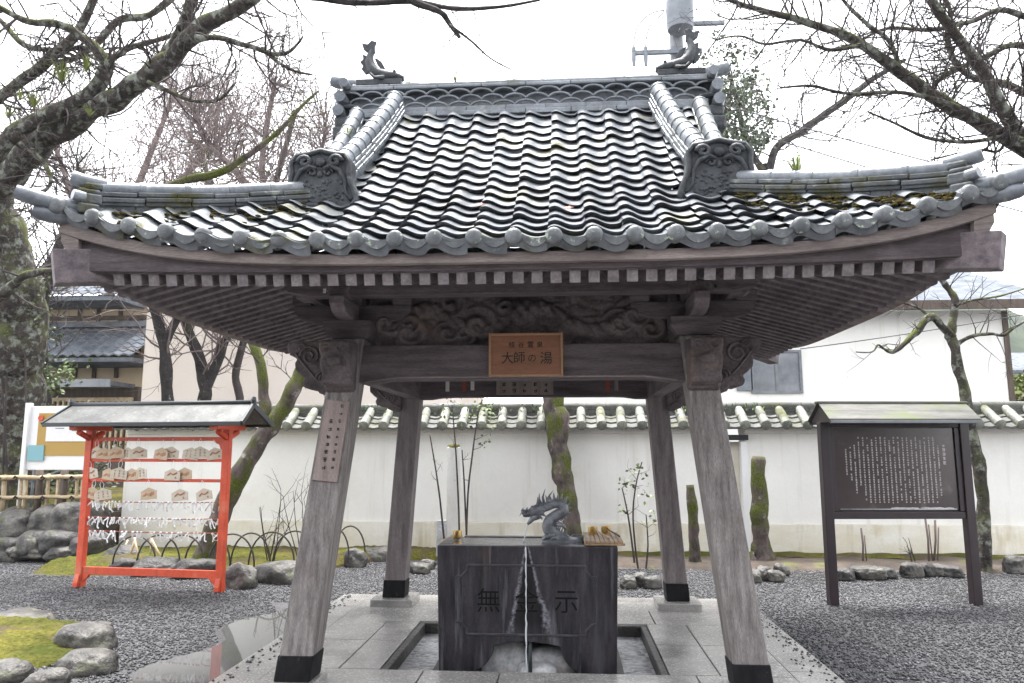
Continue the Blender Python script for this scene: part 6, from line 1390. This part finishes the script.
# low house and bush glimpsed at the right edge
rh = empty('distant_house', (16.5, 20, 0), 0, 'low tan house with dark roof glimpsed beyond the white building', 'house')
a = at(1003, 390, 20); MB().box(a.x - 2, a.x + 9, 20, 26, -.1, at(1010, 375, 20).z).build('wall', M['cream_wall'], rh, world=True)
z0 = at(1010, 376, 20).z; mb = MB(); mb.add([(a.x - 2.4, 19.4, z0), (a.x + 9.4, 19.4, z0), (a.x + 9.4, 23, z0 + 1.0), (a.x - 2.4, 23, z0 + 1.0), (a.x - 2.4, 19.4, z0 + .14), (a.x + 9.4, 19.4, z0 + .14), (a.x + 9.4, 23, z0 + 1.14), (a.x - 2.4, 23, z0 + 1.14)], [(0, 1, 2, 3), (7, 6, 5, 4), (0, 4, 5, 1), (1, 5, 6, 2), (2, 6, 7, 3), (3, 7, 4, 0)]); mb.build('roof', M['far_tile'], rh, world=True)
bush('round_bush', (at(1024, 385, 17).x, 17, 2.2), .6, 1.5, 900, .16, M['leaf_lime'], 'light green bush at the right edge above the wall', 990)
# wooded hill
vs = []; fs = []; NXh, NYh = 60, 14
for j in range(NYh + 1):
    for i in range(NXh + 1):
        x_ = 20 + 150 * i / NXh; y_ = 95 + 110 * j / NYh; v_ = j / NYh
        vs.append((x_, y_, -2 + (66 * math.sin(min(1, v_ * 1.1) * math.pi / 2)) * (.75 + .3 * math.sin(i * .11 + .5)) * min(1, i / 12) + 2.2 * mnoise.noise(V((x_ * .12, y_ * .12, 0))) + 1.2 * mnoise.noise(V((x_ * .4, y_ * .4, 0)))))
for j in range(NYh):
    for i in range(NXh): q = j * (NXh + 1) + i; fs.append((q, q + 1, q + NXh + 2, q + NXh + 1))
MB().add(vs, fs).build('hill', M['hill'], loc=V((0, 0, 0)), nrm=False, smooth=True)['kind'] = 'structure'

# ================================================================== UTILITY POLE AND CABLES
up_ = empty('utility_pole', (at(677, 60, 10).x, 10, 0), 0, 'grey concrete utility pole with transformer behind the right fish ornament', 'utility pole')
px_ = up_.location.x
MB().tube([(px_, 10, 0), (px_, 10, 12.3)], [.19, .14], 14).build('pole', M['concrete'], up_, world=True, smooth=True, angle=40)
tz = at(676, 27, 9.6).z
tc_ = MB().tube([(px_ + .02, 9.55, tz - .1), (px_ + .02, 9.55, tz), (px_ + .02, 9.55, tz + .55), (px_ + .02, 9.55, tz + .62)], [.27, .30, .30, .16], 16).build('transformer', M['metal_grey'], up_, world=True, smooth=True, angle=40)
for q in (-.12, .12): MB().tube([(px_ + q, 9.45, tz + .60), (px_ + q, 9.45, tz + .70), (px_ + q, 9.45, tz + .82)], [.05, .035, .02], 8).build('bushing', M['paper'], tc_, world=True)
za = at(660, 58, 10).z
MB().box(at(632, 58, 10).x, at(700, 58, 10).x, 9.72, 9.80, za - .04, za + .05).build('crossarm', M['metal_grey'], up_, world=True)
MB().box(px_ - .1, at(722, 30, 10).x, 9.70, 9.79, at(700, 30, 10).z - .04, at(700, 30, 10).z + .04).build('crossarm', M['metal_grey'], up_, world=True)
for px in (634, 646):
    p = at(px, 66, 9.7); MB().tube([p, p + V((0, 0, .15)), p + V((0, 0, .42)), p + V((0, 0, .5))], [.03, .05, .045, .015], 8).build('fuse_switch', M['metal_grey'], up_, world=True)
    p = at(px, 40, 9.7); MB().tube(smooth_path([p, at(px + 4, 26, 9.7), at(px + 16, 14, 9.65), at(664, 10, 9.6)], 5), .013, 5).build('jumper_wire', M['cable'], up_, world=True)
def cable(a, Ya, c, Yc, sag, r_, lab):
    p0, p1 = at(*a, Ya), at(*c, Yc); tag(MB().tube([p0.lerp(p1, i / 20) - V((0, 0, sag * 4 * (i / 20) * (1 - i / 20))) for i in range(21)], r_, 5).build('overhead_cable', M['cable'], nrm=False), lab, 'cable', 'overhead cables right of the roof')
cable((690, 95), 10, (1060, 195), 9, .05, .014, 'upper of two black cables slanting down to the right beyond the roof')
cable((690, 112), 10, (1060, 222), 9, .06, .014, 'lower of two black cables slanting down to the right beyond the roof')
cable((690, 28), 10, (770, 60), 14, .05, .012, 'short cable running right from the transformer pole')
cable((800, 349), 11.5, (1060, 308), 10, .04, .010, 'thin cable stretched across the white building')

# dark hall added out of view to cut light and reflections from the front
th = empty('added_shade_hall', (0, -17, 0), 0, 'large dark wooden hall added out of view to block light from the front', 'added light blocker')
MB().box(-17, 17, -24, -17, .6, 6.0).build('wall', M['brown_wood'], th, world=True); MB().box(-18, 18, -25, -15.6, 0, .6).build('stone_base', M['granite'], th, world=True, bev=.02)
for i in range(12): xx = -16.5 + 3 * i; MB().tube([(xx, -16.2, .602), (xx, -16.2, 6)], .2, 12).build('column', M['wood_y'], th, world=True, smooth=True, angle=40)
mb = MB(); pr = [(-14.2, 5.6), (-17, 7.2), (-20.5, 11.0), (-24, 7.2), (-26.8, 5.6), (-26.8, 5.3), (-14.2, 5.3)]
mb.prism(pr, Matrix(((0, 0, 1, -19), (1, 0, 0, 0), (0, 1, 0, 0), (0, 0, 0, 1))), 38); mb.build('roof', M['far_tile'], th, world=True)

# damp air over the whole place
mh = bpy.data.materials.new('damp_air'); mh.use_nodes = True; t = mh.node_tree; t.nodes.remove(t.nodes['Principled BSDF']); pv_ = t.nodes.new('ShaderNodeVolumePrincipled')
pv_.inputs['Color'].default_value = (.9, .93, .97, 1); pv_.inputs['Density'].default_value = .0004; pv_.inputs['Anisotropy'].default_value = .2; t.links.new(pv_.outputs[0], t.nodes['Material Output'].inputs['Volume'])
hz = MB().box(-60, 190, -30, 215, -3, 85).build('haze', mh); hz['kind'] = 'stuff'; hz['label'] = 'thin pale haze in the damp air over the yard and hill'; hz['category'] = 'haze'
